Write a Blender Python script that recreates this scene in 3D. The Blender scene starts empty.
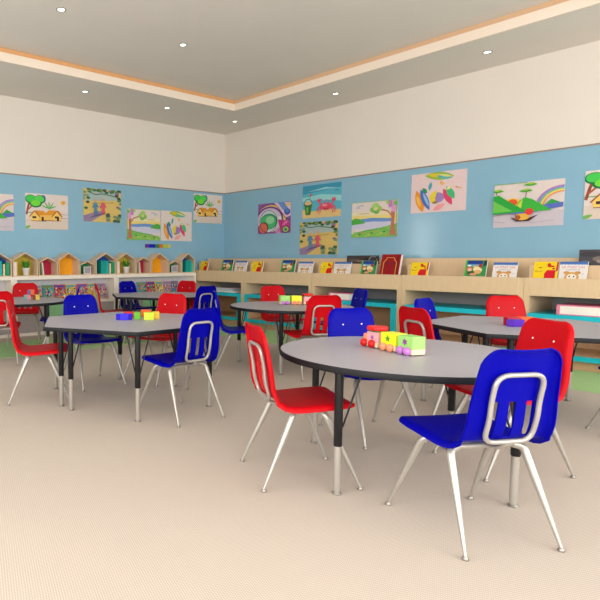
import bpy, bmesh, math, random
from mathutils import Vector, Matrix
random.seed(4)
C = bpy.context.scene.collection
PI = math.pi

# ------------------------------------------------------------------ colours and materials
def lin(c):
    c = c / 255.0
    return c / 12.92 if c <= 0.04045 else ((c + 0.055) / 1.055) ** 2.4
def rgb(c): return (lin(c[0]), lin(c[1]), lin(c[2]), 1.0)

def mat(name, col, rough=0.5, spec=0.5, metal=0.0, emit=None, estr=0.0, var=0.0, vscale=20, bump=0.0, bscale=60, coat=0.0):
    m = bpy.data.materials.new(name); m.use_nodes = True
    nt = m.node_tree; b = nt.nodes['Principled BSDF']
    b.inputs['Base Color'].default_value = rgb(col); b.inputs['Roughness'].default_value = rough
    b.inputs['Specular IOR Level'].default_value = spec; b.inputs['Metallic'].default_value = metal
    b.inputs['Coat Weight'].default_value = coat
    if emit: b.inputs['Emission Color'].default_value = rgb(emit); b.inputs['Emission Strength'].default_value = estr
    if var or bump:
        tc = nt.nodes.new('ShaderNodeTexCoord')
        n = nt.nodes.new('ShaderNodeTexNoise'); n.inputs['Scale'].default_value = vscale; n.inputs['Detail'].default_value = 4
        nt.links.new(tc.outputs['Object'], n.inputs['Vector'])
        if var:
            mx = nt.nodes.new('ShaderNodeMix'); mx.data_type = 'RGBA'
            a = rgb([max(0, v * (1 - var)) for v in col]); c2 = rgb([min(255, v * (1 + var)) for v in col])
            mx.inputs[6].default_value = a; mx.inputs[7].default_value = c2
            nt.links.new(n.outputs['Fac'], mx.inputs[0]); nt.links.new(mx.outputs[2], b.inputs['Base Color'])
        if bump:
            n2 = nt.nodes.new('ShaderNodeTexNoise'); n2.inputs['Scale'].default_value = bscale
            nt.links.new(tc.outputs['Object'], n2.inputs['Vector'])
            bp = nt.nodes.new('ShaderNodeBump'); bp.inputs['Strength'].default_value = bump; bp.inputs['Distance'].default_value = 0.004
            nt.links.new(n2.outputs['Fac'], bp.inputs['Height']); nt.links.new(bp.outputs['Normal'], b.inputs['Normal'])
    return m

def wood_mat(name, c1, c2, rough=0.5):
    m = bpy.data.materials.new(name); m.use_nodes = True
    nt = m.node_tree; b = nt.nodes['Principled BSDF']; b.inputs['Roughness'].default_value = rough
    b.inputs['Specular IOR Level'].default_value = 0.3
    tc = nt.nodes.new('ShaderNodeTexCoord'); mp = nt.nodes.new('ShaderNodeMapping'); mp.inputs['Scale'].default_value = (9, 9, 1.6)
    n = nt.nodes.new('ShaderNodeTexNoise'); n.inputs['Scale'].default_value = 3.5; n.inputs['Detail'].default_value = 6; n.inputs['Distortion'].default_value = 0.6
    mx = nt.nodes.new('ShaderNodeMix'); mx.data_type = 'RGBA'; mx.inputs[6].default_value = rgb(c1); mx.inputs[7].default_value = rgb(c2)
    nt.links.new(tc.outputs['Object'], mp.inputs['Vector']); nt.links.new(mp.outputs['Vector'], n.inputs['Vector'])
    nt.links.new(n.outputs['Fac'], mx.inputs[0]); nt.links.new(mx.outputs[2], b.inputs['Base Color'])
    return m

def carpet_mat(name, c1, c2, scale):
    m = bpy.data.materials.new(name); m.use_nodes = True
    nt = m.node_tree; b = nt.nodes['Principled BSDF']; b.inputs['Roughness'].default_value = 0.85; b.inputs['Specular IOR Level'].default_value = 0.25
    tc = nt.nodes.new('ShaderNodeTexCoord')
    def wave(ang):
        mp = nt.nodes.new('ShaderNodeMapping'); mp.inputs['Rotation'].default_value = (0, 0, ang)
        nt.links.new(tc.outputs['Object'], mp.inputs['Vector'])
        w = nt.nodes.new('ShaderNodeTexWave'); w.inputs['Scale'].default_value = scale; w.inputs['Distortion'].default_value = 0
        nt.links.new(mp.outputs['Vector'], w.inputs['Vector']); return w
    w1 = wave(math.radians(20)); w2 = wave(math.radians(110))
    mu = nt.nodes.new('ShaderNodeMath'); mu.operation = 'MULTIPLY'
    nt.links.new(w1.outputs['Fac'], mu.inputs[0]); nt.links.new(w2.outputs['Fac'], mu.inputs[1])
    mx = nt.nodes.new('ShaderNodeMix'); mx.data_type = 'RGBA'; mx.inputs[6].default_value = rgb(c1); mx.inputs[7].default_value = rgb(c2)
    nt.links.new(mu.outputs[0], mx.inputs[0])
    n = nt.nodes.new('ShaderNodeTexNoise'); n.inputs['Scale'].default_value = 1.3; n.inputs['Detail'].default_value = 3
    nt.links.new(tc.outputs['Object'], n.inputs['Vector'])
    m2 = nt.nodes.new('ShaderNodeMix'); m2.data_type = 'RGBA'; m2.blend_type = 'MULTIPLY'
    m2.inputs[7].default_value = (0.93, 0.92, 0.93, 1)
    nt.links.new(n.outputs['Fac'], m2.inputs[0]); nt.links.new(mx.outputs[2], m2.inputs[6])
    nt.links.new(m2.outputs[2], b.inputs['Base Color'])
    bp = nt.nodes.new('ShaderNodeBump'); bp.inputs['Strength'].default_value = 0.12; bp.inputs['Distance'].default_value = 0.003
    nt.links.new(mu.outputs[0], bp.inputs['Height']); nt.links.new(bp.outputs['Normal'], b.inputs['Normal'])
    return m

def attr_mat(name, rough=0.55, spec=0.3):
    m = bpy.data.materials.new(name); m.use_nodes = True
    nt = m.node_tree; b = nt.nodes['Principled BSDF']; b.inputs['Roughness'].default_value = rough; b.inputs['Specular IOR Level'].default_value = spec
    a = nt.nodes.new('ShaderNodeVertexColor'); a.layer_name = 'Col'
    tc = nt.nodes.new('ShaderNodeTexCoord'); n = nt.nodes.new('ShaderNodeTexNoise'); n.inputs['Scale'].default_value = 28; n.inputs['Detail'].default_value = 5
    nt.links.new(tc.outputs['Object'], n.inputs['Vector'])
    mx = nt.nodes.new('ShaderNodeMix'); mx.data_type = 'RGBA'; mx.blend_type = 'MULTIPLY'; mx.inputs[7].default_value = (0.86, 0.86, 0.86, 1)
    nt.links.new(n.outputs['Fac'], mx.inputs[0]); nt.links.new(a.outputs['Color'], mx.inputs[6]); nt.links.new(mx.outputs[2], b.inputs['Base Color'])
    return m

M = dict(
    blue=mat('blue_plastic', (0, 0, 142), 0.45, 0.08, var=0.03, vscale=30),
    red=mat('red_plastic', (184, 6, 18), 0.45, 0.12, var=0.03, vscale=30),
    chrome=mat('chrome_steel', (176, 171, 162), 0.36, 0.5, metal=0.5, var=0.02),
    dark_steel=mat('dull_steel_glide', (150, 145, 138), 0.4, 0.5, metal=0.7, var=0.02),
    rivet=mat('pale_rivet', (235, 232, 225), 0.3, 0.5, metal=0.3, var=0.02),
    black=mat('black_enamel', (17, 18, 22), 0.45, 0.4, var=0.05),
    band=mat('black_rubber_edge', (20, 21, 25), 0.6, 0.3, var=0.05),
    top=mat('grey_laminate', (166, 163, 170), 0.42, 0.35, var=0.03, vscale=45),
    wood=wood_mat('pale_maple', (208, 178, 140), (222, 196, 158)),
    woodin=wood_mat('shelf_maple', (190, 152, 114), (204, 168, 130)),
    house=wood_mat('birch_house', (214, 184, 152), (226, 198, 168)),
    turq=mat('turquoise_paint', (22, 186, 204), 0.4, 0.35, var=0.03),
    white=mat('white_laminate', (236, 226, 212), 0.45, 0.3, var=0.02),
    lilac=mat('pale_lilac_board', (208, 202, 206), 0.6, 0.3, var=0.03),
    greyin=mat('grey_back_board', (150, 146, 144), 0.6, 0.3, var=0.03),
    ltgreen=mat('pale_green_front', (142, 196, 146), 0.55, 0.3, var=0.03),
    mauve=mat('mauve_grey_front', (168, 158, 156), 0.6, 0.3, var=0.03),
    wallb=mat('blue_painted_wall', (134, 178, 200), 0.14, 0.45, var=0.025, vscale=3),
    wallw=mat('cream_painted_wall', (226, 217, 206), 0.75, 0.2, var=0.015, vscale=2),
    ceil=mat('ceiling_paint', (228, 220, 212), 0.8, 0.2, var=0.015, vscale=2),
    fascia=mat('fascia_paint', (238, 222, 204), 0.7, 0.2, var=0.015, vscale=2),
    trimb=mat('taupe_trim', (150, 132, 118), 0.6, 0.3, var=0.03),
    floor=carpet_mat('woven_beige_floor', (184, 172, 158), (220, 210, 196), 34),
    green=carpet_mat('green_woven_floor', (166, 204, 140), (182, 216, 154), 34),
    lamp=mat('lamp_lens', (255, 252, 245), 0.4, 0.3, emit=(255, 250, 240), estr=5, var=0.01),
    led=mat('amber_light_strip', (206, 156, 104), 0.5, 0.3, emit=(204, 140, 84), estr=0.14, var=0.02),
    led2=mat('pale_amber_light_strip', (206, 170, 134), 0.5, 0.3, emit=(206, 160, 116), estr=0.1, var=0.02),
    ring=mat('lamp_ring', (150, 146, 142), 0.4, 0.4, metal=0.3, var=0.02),
    print=attr_mat('printed_paper'),
    toy=attr_mat('painted_wood_toy', 0.4, 0.4),
    plant=mat('plant_leaf_green', (64, 140, 46), 0.5, 0.3, var=0.2, vscale=40),
    pot=mat('white_pot', (228, 222, 216), 0.4, 0.4, var=0.02),
    soil=mat('dark_soil', (70, 52, 40), 0.9, 0.1, var=0.1),
    glass=mat('picture_glass', (158, 152, 158), 0.2, 0.5, var=0.03),
    pages=mat('book_pages', (240, 232, 222), 0.7, 0.2, var=0.03, vscale=90),
    frame=mat('window_frame_white', (235, 235, 232), 0.5, 0.3, var=0.02),
)
_cm = {}
def cmat(c, rough=0.5):
    k = tuple(c)
    if k not in _cm: _cm[k] = mat('painted_%d_%d_%d' % k, c, rough, 0.3, var=0.04)
    return _cm[k]

# ------------------------------------------------------------------ mesh helpers
def new_bm(): return bmesh.new()
def link(name, bm, m, parent=None, smooth=None, loc=None, rz=0.0):
    me = bpy.data.meshes.new(name)
    if smooth is not None:
        for f in bm.faces: f.smooth = True
        lim = math.radians(smooth)
        for e in bm.edges:
            if len(e.link_faces) == 2 and e.calc_face_angle(0) > lim: e.smooth = False
    bm.to_mesh(me); bm.free()
    me.materials.append(m)
    o = bpy.data.objects.new(name, me); C.objects.link(o)
    if parent: o.parent = parent
    if loc is not None: o.location = loc
    o.rotation_euler.z = rz
    return o
def tag(o, label=None, cat=None, group=None, kind=None):
    if label: o['label'] = label
    if cat: o['category'] = cat
    if group: o['group'] = group
    if kind: o['kind'] = kind
    return o
def thing(name, label, cat, loc=(0, 0, 0), rz=0.0, group=None):
    o = bpy.data.objects.new(name, None); C.objects.link(o)
    o.location = loc; o.rotation_euler.z = rz; o.empty_display_size = 0.1
    return tag(o, label, cat, group)
def children(o): return list(o.children)
def copy_tree(o, parent=None):
    c = o.copy(); C.objects.link(c); c.parent = parent
    for ch in children(o): copy_tree(ch, c)
    return c

def box(bm, x0, x1, y0, y1, z0, z1, bev=0.0):
    vs = [bm.verts.new(p) for p in ((x0, y0, z0), (x1, y0, z0), (x1, y1, z0), (x0, y1, z0), (x0, y0, z1), (x1, y0, z1), (x1, y1, z1), (x0, y1, z1))]
    fs = [bm.faces.new([vs[i] for i in q]) for q in ((0, 3, 2, 1), (4, 5, 6, 7), (0, 1, 5, 4), (1, 2, 6, 5), (2, 3, 7, 6), (3, 0, 4, 7))]
    if bev:
        es = list({e for f in fs for e in f.edges})
        bmesh.ops.bevel(bm, geom=es, offset=bev, segments=2, affect='EDGES', profile=0.5)
    return bm
def bx(x0, x1, y0, y1, z0, z1, bev=0.0): return box(new_bm(), x0, x1, y0, y1, z0, z1, bev)
def prism(bm, pts, z0, z1, bev=0.0, tf=None):
    lo = [bm.verts.new((x, y, z0)) for x, y in pts]; hi = [bm.verts.new((x, y, z1)) for x, y in pts]
    n = len(pts); fs = [bm.faces.new(lo[::-1]), bm.faces.new(hi)]
    for i in range(n): fs.append(bm.faces.new((lo[i], lo[(i + 1) % n], hi[(i + 1) % n], hi[i])))
    if bev:
        es = [e for e in {e for f in fs[:2] for e in f.edges}]
        bmesh.ops.bevel(bm, geom=es, offset=bev, segments=2, affect='EDGES', profile=0.5)
    if tf:
        for v in bm.verts: v.co = tf(v.co)
    return bm
def tube(bm, pts, rad, sides=10, cap=True, closed=False):
    pts = [Vector(p) for p in pts]; n = len(pts)
    rr = rad if isinstance(rad, (list, tuple)) else [rad] * n
    rings = []; up = None
    for i in range(n):
        if closed: t = (pts[(i + 1) % n] - pts[i - 1]).normalized()
        else: t = ((pts[min(i + 1, n - 1)] - pts[i]) + (pts[i] - pts[max(i - 1, 0)])).normalized()
        if up is None:
            a = Vector((0, 0, 1)) if abs(t.z) < 0.9 else Vector((1, 0, 0))
            up = (a - t * a.dot(t)).normalized()
        else: up = (up - t * up.dot(t)).normalized()
        s = t.cross(up)
        rings.append([bm.verts.new(pts[i] + (up * math.cos(2 * PI * k / sides) + s * math.sin(2 * PI * k / sides)) * rr[i]) for k in range(sides)])
    m = n if closed else n - 1
    for i in range(m):
        a, b = rings[i], rings[(i + 1) % n]
        for k in range(sides): bm.faces.new((a[k], a[(k + 1) % sides], b[(k + 1) % sides], b[k]))
    if cap and not closed: bm.faces.new(rings[0][::-1]); bm.faces.new(rings[-1])
    bmesh.ops.recalc_face_normals(bm, faces=bm.faces[:])
    return bm
def lathe(bm, prof, sides=24, c=(0, 0)):
    rings = []
    for r, z in prof:
        rings.append([bm.verts.new((c[0] + r * math.cos(2 * PI * k / sides), c[1] + r * math.sin(2 * PI * k / sides), z)) for k in range(sides)])
    for a, b in zip(rings, rings[1:]):
        for k in range(sides): bm.faces.new((a[k], a[(k + 1) % sides], b[(k + 1) % sides], b[k]))
    bm.faces.new(rings[0][::-1]); bm.faces.new(rings[-1])
    bmesh.ops.recalc_face_normals(bm, faces=bm.faces[:])
    return bm
def fillet(pts, r, seg=6):
    P = [Vector(p) for p in pts]; out = [P[0]]
    for i in range(1, len(P) - 1):
        a, b, c = P[i - 1], P[i], P[i + 1]
        d1 = (a - b); d2 = (c - b); q = min(r, d1.length * 0.49, d2.length * 0.49)
        p1 = b + d1.normalized() * q; p2 = b + d2.normalized() * q
        for k in range(seg + 1):
            t = k / seg; out.append(p1 * (1 - t) ** 2 + b * 2 * t * (1 - t) + p2 * t * t)
    out.append(P[-1]); return out
def catmull(P, n):
    P = [Vector(p) for p in P]; Q = [P[0] * 2 - P[1]] + P + [P[-1] * 2 - P[-2]]; out = []
    for i in range(1, len(Q) - 2):
        for k in range(n):
            t = k / n; a, b, c, d = Q[i - 1], Q[i], Q[i + 1], Q[i + 2]
            out.append(0.5 * ((2 * b) + (c - a) * t + (2 * a - 5 * b + 4 * c - d) * t * t + (3 * b - a - 3 * c + d) * t ** 3))
    out.append(P[-1]); return out

# ------------------------------------------------------------------ setting: room
XR, YF, ZC, ZB = 11.0, -10.6, 3.542, 2.417
tag(link('floor', bx(0, XR, YF, 0, -0.06, 0), M['floor']), kind='structure')
gb = new_bm(); box(gb, 0.66, 1.8, YF + 0.4, -1.95, 0, 0.003); box(gb, 0.66, XR - .4, -1.95, -0.86, 0, 0.003)
tag(link('floor_green_border', gb, M['green']), kind='structure')
tag(link('wall_left', bx(-0.12, 0, YF, 0.12, ZB, ZC + 0.5), M['wallw']), kind='structure')
LW = (-8.3, -7.0, 0.95, 2.35)
lb = new_bm(); box(lb, -0.12, 0, LW[1], 0.12, 0, ZB); box(lb, -0.12, 0, YF, LW[0], 0, ZB); box(lb, -0.12, 0, LW[0], LW[1], 0, LW[2]); box(lb, -0.12, 0, LW[0], LW[1], LW[3], ZB)
tag(link('wall_left_blue', lb, M['wallb']), kind='structure')
lf = new_bm()
for a_, b_ in ((LW[0], LW[0] + .05), (-7.42, -7.36), (LW[1] - .05, LW[1])): box(lf, -.08, -.03, a_, b_, LW[2], LW[3])
for a_, b_ in ((LW[2], LW[2] + .05), (LW[3] - .05, LW[3])): box(lf, -.08, -.03, LW[0], LW[1], a_, b_)
tag(link('window_6', lf, M['frame']), kind='structure')
tag(link('wall_right', bx(0, XR, 0, 0.12, ZB, ZC + 0.5), M['wallw']), kind='structure')
tag(link('wall_right_blue', bx(0, XR, 0, 0.12, 0, ZB), M['wallb']), kind='structure')
tag(link('trim_1', bx(0, 0.006, YF, -0.006, ZB - 0.012, ZB + 0.006), M['trimb']), kind='structure')
tag(link('trim_2', bx(0, XR, -0.006, 0, ZB - 0.012, ZB + 0.006), M['trimb']), kind='structure')
# coffered ceiling
cx0, cx1, cy0, cy1 = 1.35, 9.6, -9.4, -1.151
cb = new_bm()
q = 0.03
box(cb, 0, cx0 - q, YF, 0, ZC, ZC + 0.03); box(cb, cx1 + q, XR, YF, 0, ZC, ZC + 0.03)
box(cb, cx0 - q, cx1 + q, cy1 + q, 0, ZC, ZC + 0.03); box(cb, cx0 - q, cx1 + q, YF, cy0 - q, ZC, ZC + 0.03)
tag(link('ceiling', cb, M['ceil']), kind='structure')
ZG, ZT = ZC + 0.105, ZC + 0.165
fb = new_bm()
box(fb, cx0 - q, cx0, cy0 - q, cy1 + q, ZC - 0.002, ZG); box(fb, cx1, cx1 + q, cy0 - q, cy1 + q, ZC - 0.002, ZG)
box(fb, cx0, cx1, cy1, cy1 + q, ZC - 0.002, ZG); box(fb, cx0, cx1, cy0 - q, cy0, ZC - 0.002, ZG)
tag(link('ceiling_fascia', fb, M['fascia']), kind='structure')
tag(link('ceiling_raised', bx(cx0 - 0.12, cx1 + 0.12, cy0 - 0.12, cy1 + 0.12, ZT, ZT + 0.04), M['ceil']), kind='structure')
def led(name, dims, m, label):
    tag(link(name, bx(*dims), m), label, 'light strip')
g = 0.02
led('cove_light_strip', (cx0 - g - .006, cx0 - g, cy0, cy1 + g, ZG + 0.001, ZT - 0.001), M['led'], 'glowing amber cove light strip along the ceiling recess on the left wall side')
led('cove_light_strip', (cx0 - g, cx1, cy1 + g, cy1 + g + .006, ZG + 0.001, ZT - 0.001), M['led2'], 'paler amber cove light strip along the ceiling recess above the right-hand picture wall')
led('cove_light_strip', (cx1 + g, cx1 + g + .006, cy0, cy1, ZG + 0.001, ZT - 0.001), M['led2'], 'amber cove light strip on the far side of the ceiling recess, behind the viewer to the right')
led('cove_light_strip', (cx0, cx1, cy0 - g - .006, cy0 - g, ZG + 0.001, ZT - 0.001), M['led2'], 'amber cove light strip on the near side of the ceiling recess, behind the viewer')
tb = new_bm(); q2 = 0.12
box(tb, cx0 - q2, cx0 - q, cy0 - q2, cy1 + q2, ZG - 0.01, ZG); box(tb, cx1 + q, cx1 + q2, cy0 - q2, cy1 + q2, ZG - 0.01, ZG)
box(tb, cx0 - q, cx1 + q, cy1 + q, cy1 + q2, ZG - 0.01, ZG); box(tb, cx0 - q, cx1 + q, cy0 - q2, cy0 - q, ZG - 0.01, ZG)
box(tb, cx0 - q2 - .02, cx0 - q2, cy0 - q2, cy1 + q2, ZG - .01, ZT); box(tb, cx1 + q2, cx1 + q2 + .02, cy0 - q2, cy1 + q2, ZG - .01, ZT)
box(tb, cx0 - q2, cx1 + q2, cy1 + q2, cy1 + q2 + .02, ZG - .01, ZT); box(tb, cx0 - q2, cx1 + q2, cy0 - q2 - .02, cy0 - q2, ZG - .01, ZT)
tag(link('ceiling_cove', tb, M['fascia']), kind='structure')

# window walls behind the viewer: daylight comes through them
def window_wall(name, axis, pos, a0, a1, spans, z0, z1):
    bm = new_bm()
    def b(u0, u1, w0, w1):
        if axis == 'y': box(bm, u0, u1, pos - 0.12, pos, w0, w1)
        else: box(bm, pos, pos + 0.12, u0, u1, w0, w1)
    b(a0, a1, 0, z0); b(a0, a1, z1, ZC + 0.5); cur = a0
    for s0, s1 in spans: b(cur, s0, z0, z1); cur = s1
    b(cur, a1, z0, z1)
    tag(link(name, bm, M['wallw']), kind='structure')
WX = [(4.4, 7.2), (7.8, 10.6)]; WY = [(-9.8, -7.2), (-6.6, -4.0), (-3.4, -0.9)]
window_wall('wall_front', 'y', YF, 0, XR, WX, 0.7, 2.9)
window_wall('wall_back', 'x', XR, YF, 0, WY, 0.7, 2.9)
def win_frame(n, axis, pos, s0, s1, z0, z1):
    bm = new_bm(); t = 0.05
    def b(u0, u1, w0, w1):
        if axis == 'y': box(bm, u0, u1, pos - 0.08, pos - 0.03, w0, w1)
        else: box(bm, pos + 0.03, pos + 0.08, u0, u1, w0, w1)
    b(s0, s0 + t, z0, z1); b(s1 - t, s1, z0, z1); b(s0, s1, z0, z0 + t); b(s0, s1, z1 - t, z1)
    m = (s0 + s1) / 2; b(m - t / 2, m + t / 2, z0, z1)
    tag(link('window_%d' % n, bm, M['frame']), kind='structure')
for i, (a, b_) in enumerate(WX): win_frame(i + 1, 'y', YF, a, b_, 0.7, 2.9)
for i, (a, b_) in enumerate(WY): win_frame(i + 3, 'x', XR, a, b_, 0.7, 2.9)

# downlights
def downlight(x, y, z, label):
    t = thing('ceiling_downlight', label, 'ceiling light', (x, y, z), 0, 'recessed ceiling downlights')
    bm = new_bm(); n = 24
    for r0, r1 in ((0.036, 0.05),):
        pr = [(r0, -0.004), (r0, 0.0), (r1, 0.0), (r1, -0.006), (r0 + .004, -0.008)]
        rings = [[bm.verts.new((r * math.cos(2 * PI * k / n), r * math.sin(2 * PI * k / n), zz)) for k in range(n)] for r, zz in pr]
        for i in range(len(pr)):
            a, c = rings[i], rings[(i + 1) % len(pr)]
            for k in range(n): bm.faces.new((a[k], a[(k + 1) % n], c[(k + 1) % n], c[k]))
    bmesh.ops.recalc_face_normals(bm, faces=bm.faces[:])
    link('trim_ring', bm, M['ring'], t, 40)
    link('lens', lathe(new_bm(), [(0.034, 0.0), (0.036, -0.003), (0.02, -0.005)], 24), M['lamp'], t, 60)
for x, y, z, l in ((0.86, -3.66, ZC, 'small downlight along the left wall, nearest the viewer of the three there'),
                   (0.86, -2.148, ZC, 'small downlight along the left wall, middle one of the three there'),
                   (0.86, -0.63, ZC, 'small round downlight in the lower ceiling right at the room corner'),
                   (2.875, -0.64, ZC, 'small round downlight in the lower ceiling above the crab drawing'),
                   (4.883, -0.635, ZC, 'small round downlight in the lower ceiling above the hills and boat drawing on the right'),
                   (2.662, -5.02, ZT, 'round downlight in the raised ceiling at the top left, near the picture edge'),
                   (2.664, -3.376, ZT, 'round downlight in the raised ceiling, closer to the recess corner')):
    downlight(x, y, z, l)

# ------------------------------------------------------------------ flat drawing helper (one mesh, colours per face)
class Art:
    def __init__(s, w, h, t=0.006, paper=(226, 214, 204)):
        s.w, s.h = w, h; s.bm = new_bm(); s.cl = s.bm.loops.layers.float_color.new('Col'); s.k = 0; s.t = t; s.yo = 0.0
        b4 = len(s.bm.faces); box(s.bm, 0, w, 0, h, 0, t); s.bm.faces.ensure_lookup_table()
        for f in s.bm.faces: s.paint(f, paper)
    def paint(s, f, c):
        for l in f.loops: l[s.cl] = rgb(c)
    def poly(s, pts, c):
        s.k += 1; z = s.t + 0.00025 * s.k
        cl = [(min(max(x, 0.0), 1.0) * s.w, (s.yo + (1 - s.yo) * min(max(y, 0.0), 1.0)) * s.h) for x, y in pts]
        out = []
        for p in cl:
            if not out or (abs(p[0] - out[-1][0]) + abs(p[1] - out[-1][1])) > 1e-5: out.append(p)
        if len(out) > 1 and (abs(out[0][0] - out[-1][0]) + abs(out[0][1] - out[-1][1])) < 1e-5: out.pop()
        if len(out) < 3: return
        f = s.bm.faces.new([s.bm.verts.new((x, y, z)) for x, y in out])
        f.normal_update()
        if f.normal.z < 0: f.normal_flip()
        s.paint(f, c)
    def ell(s, cx, cy, rx, ry, c, rot=0, n=20):
        r = math.radians(rot); a = s.w / s.h; pts = []
        for k in range(n):
            u, v = rx * math.cos(2 * PI * k / n), ry / a * math.sin(2 * PI * k / n)
            pts.append((cx + u * math.cos(r) - v * math.sin(r), cy + (u * math.sin(r) + v * math.cos(r)) * a))
        s.poly(pts, c)
    def leaf(s, cx, cy, rx, ry, c, rot=0):
        r = math.radians(rot); a = s.w / s.h; pts = []
        for k in range(13):
            t = -1 + k / 6; pts.append((rx * t, ry / a * (1 - t * t)))
        for k in range(1, 12):
            t = 1 - k / 6; pts.append((rx * t, -ry / a * (1 - t * t)))
        s.poly([(cx + u * math.cos(r) - v * math.sin(r), cy + (u * math.sin(r) + v * math.cos(r)) * a) for u, v in pts], c)
    def line(s, pts, w, c):
        for (x0, y0), (x1, y1) in zip(pts, pts[1:]):
            dx, dy = (x1 - x0) * s.w, (y1 - y0) * s.h; L = math.hypot(dx, dy) or 1; nx, ny = -dy / L * w / 2, dx / L * w / 2
            s.poly([(x0 + nx / s.w, y0 + ny / s.h), (x1 + nx / s.w, y1 + ny / s.h), (x1 - nx / s.w, y1 - ny / s.h), (x0 - nx / s.w, y0 - ny / s.h)], c)
    def arc(s, cx, cy, r, a0, a1, w, c, n=14, sy=1.0):
        a = s.w / s.h
        s.line([(cx + r * math.cos(math.radians(a0 + (a1 - a0) * k / n)), cy + sy * r * a * math.sin(math.radians(a0 + (a1 - a0) * k / n))) for k in range(n + 1)], w, c)
    def text(s, txt, x, y, size, c, align='CENTER'):
        cu = bpy.data.curves.new('t', 'FONT'); cu.body = txt; cu.size = size; cu.align_x = align; cu.resolution_u = 2
        ob = bpy.data.objects.new('t', cu); C.objects.link(ob)
        dg = bpy.context.evaluated_depsgraph_get(); me = ob.evaluated_get(dg).to_mesh()
        s.k += 1; z = s.t + 0.00025 * s.k
        vs = [s.bm.verts.new((x * s.w + v.co.x, (s.yo + (1 - s.yo) * y) * s.h + v.co.y, z)) for v in me.vertices]
        for p in me.polygons:
            try:
                f = s.bm.faces.new([vs[i] for i in p.vertices]); s.paint(f, c)
            except ValueError: pass
        ob.evaluated_get(dg).to_mesh_clear(); bpy.data.objects.remove(ob); bpy.data.curves.remove(cu)
    def done(s, name, m, parent=None, mtx=None):
        o = link(name, s.bm, m, parent)
        if mtx is not None: o.matrix_world = mtx
        return o
GRN, DGRN, LGRN = (60, 170, 60), (20, 120, 70), (110, 210, 70)
def art_house(a):
    a.poly([(0, 0), (1, 0), (1, .28), (0, .28)], (222, 205, 190)); a.leaf(.04, .05, .08, .04, (120, 180, 90), 20)
    a.line([(0, .46), (.42, .47)], .012, (90, 170, 90)); a.line([(.55, .33), (1, .33)], .006, (150, 120, 110))
    a.line([(.85, .45), (1, .43)], .006, (120, 140, 160))
    a.line([(.02, .4), (.06, .62), (.1, .8)], .03, (150, 70, 50)); a.line([(.04, .52), (.22, .74)], .022, (180, 90, 60))
    for cx, cy, rx, ry, c in ((.12, .86, .12, .09, DGRN), (.33, .86, .12, .09, DGRN), (.23, .74, .13, .085, DGRN), (.4, .88, .06, .08, (20, 110, 140)), (.12, .87, .1, .07, (70, 205, 80)), (.32, .87, .1, .07, (90, 215, 80)), (.23, .75, .1, .06, (120, 220, 60))):
        a.ell(cx, cy - .02, rx * 1.1, ry * 1.35, c)
    a.ell(.88, .78, .06, .06, (240, 190, 90)); a.ell(.88, .78, .042, .042, (235, 165, 50))
    for r in (20, 55, 90, 125, 160): a.leaf(.54 + .09 * math.cos(math.radians(r)), .6 + .09 * math.sin(math.radians(r)), .1, .018, (90, 180, 80), r)
    for x0, x1, yb, yt, xm in ((.12, .46, .23, .4, .2), (.42, .82, .25, .42, .72)):
        a.poly([(x0, yb), (x1, yb), (x1, yt), (x0, yt)], (240, 190, 90))
        a.poly([(x0 - .03, yt - .02), (x0 + .12, yt + .13), (x1 - .05, yt + .12), (x1 + .03, yt)], (226, 150, 40))
        a.poly([(xm - .1, yt - .06), (xm, yt + .1), (xm + .1, yt - .06), (xm + .08, yb), (xm - .08, yb)], (246, 205, 110))
        a.line([(xm - .12, yt - .06), (xm, yt + .11), (xm + .13, yt - .06)], .014, (170, 80, 30))
        a.poly([(xm - .05, yb + .07), (xm + .04, yb + .07), (xm + .04, yb + .13), (xm - .05, yb + .13)], (60, 40, 40))
        a.poly([(x1 - .1, yb), (x1 - .05, yb), (x1 - .05, yb + .12), (x1 - .1, yb + .12)], (50, 30, 30))
        a.line([(x0, yb), (x1, yb)], .008, (120, 60, 30))
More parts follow.
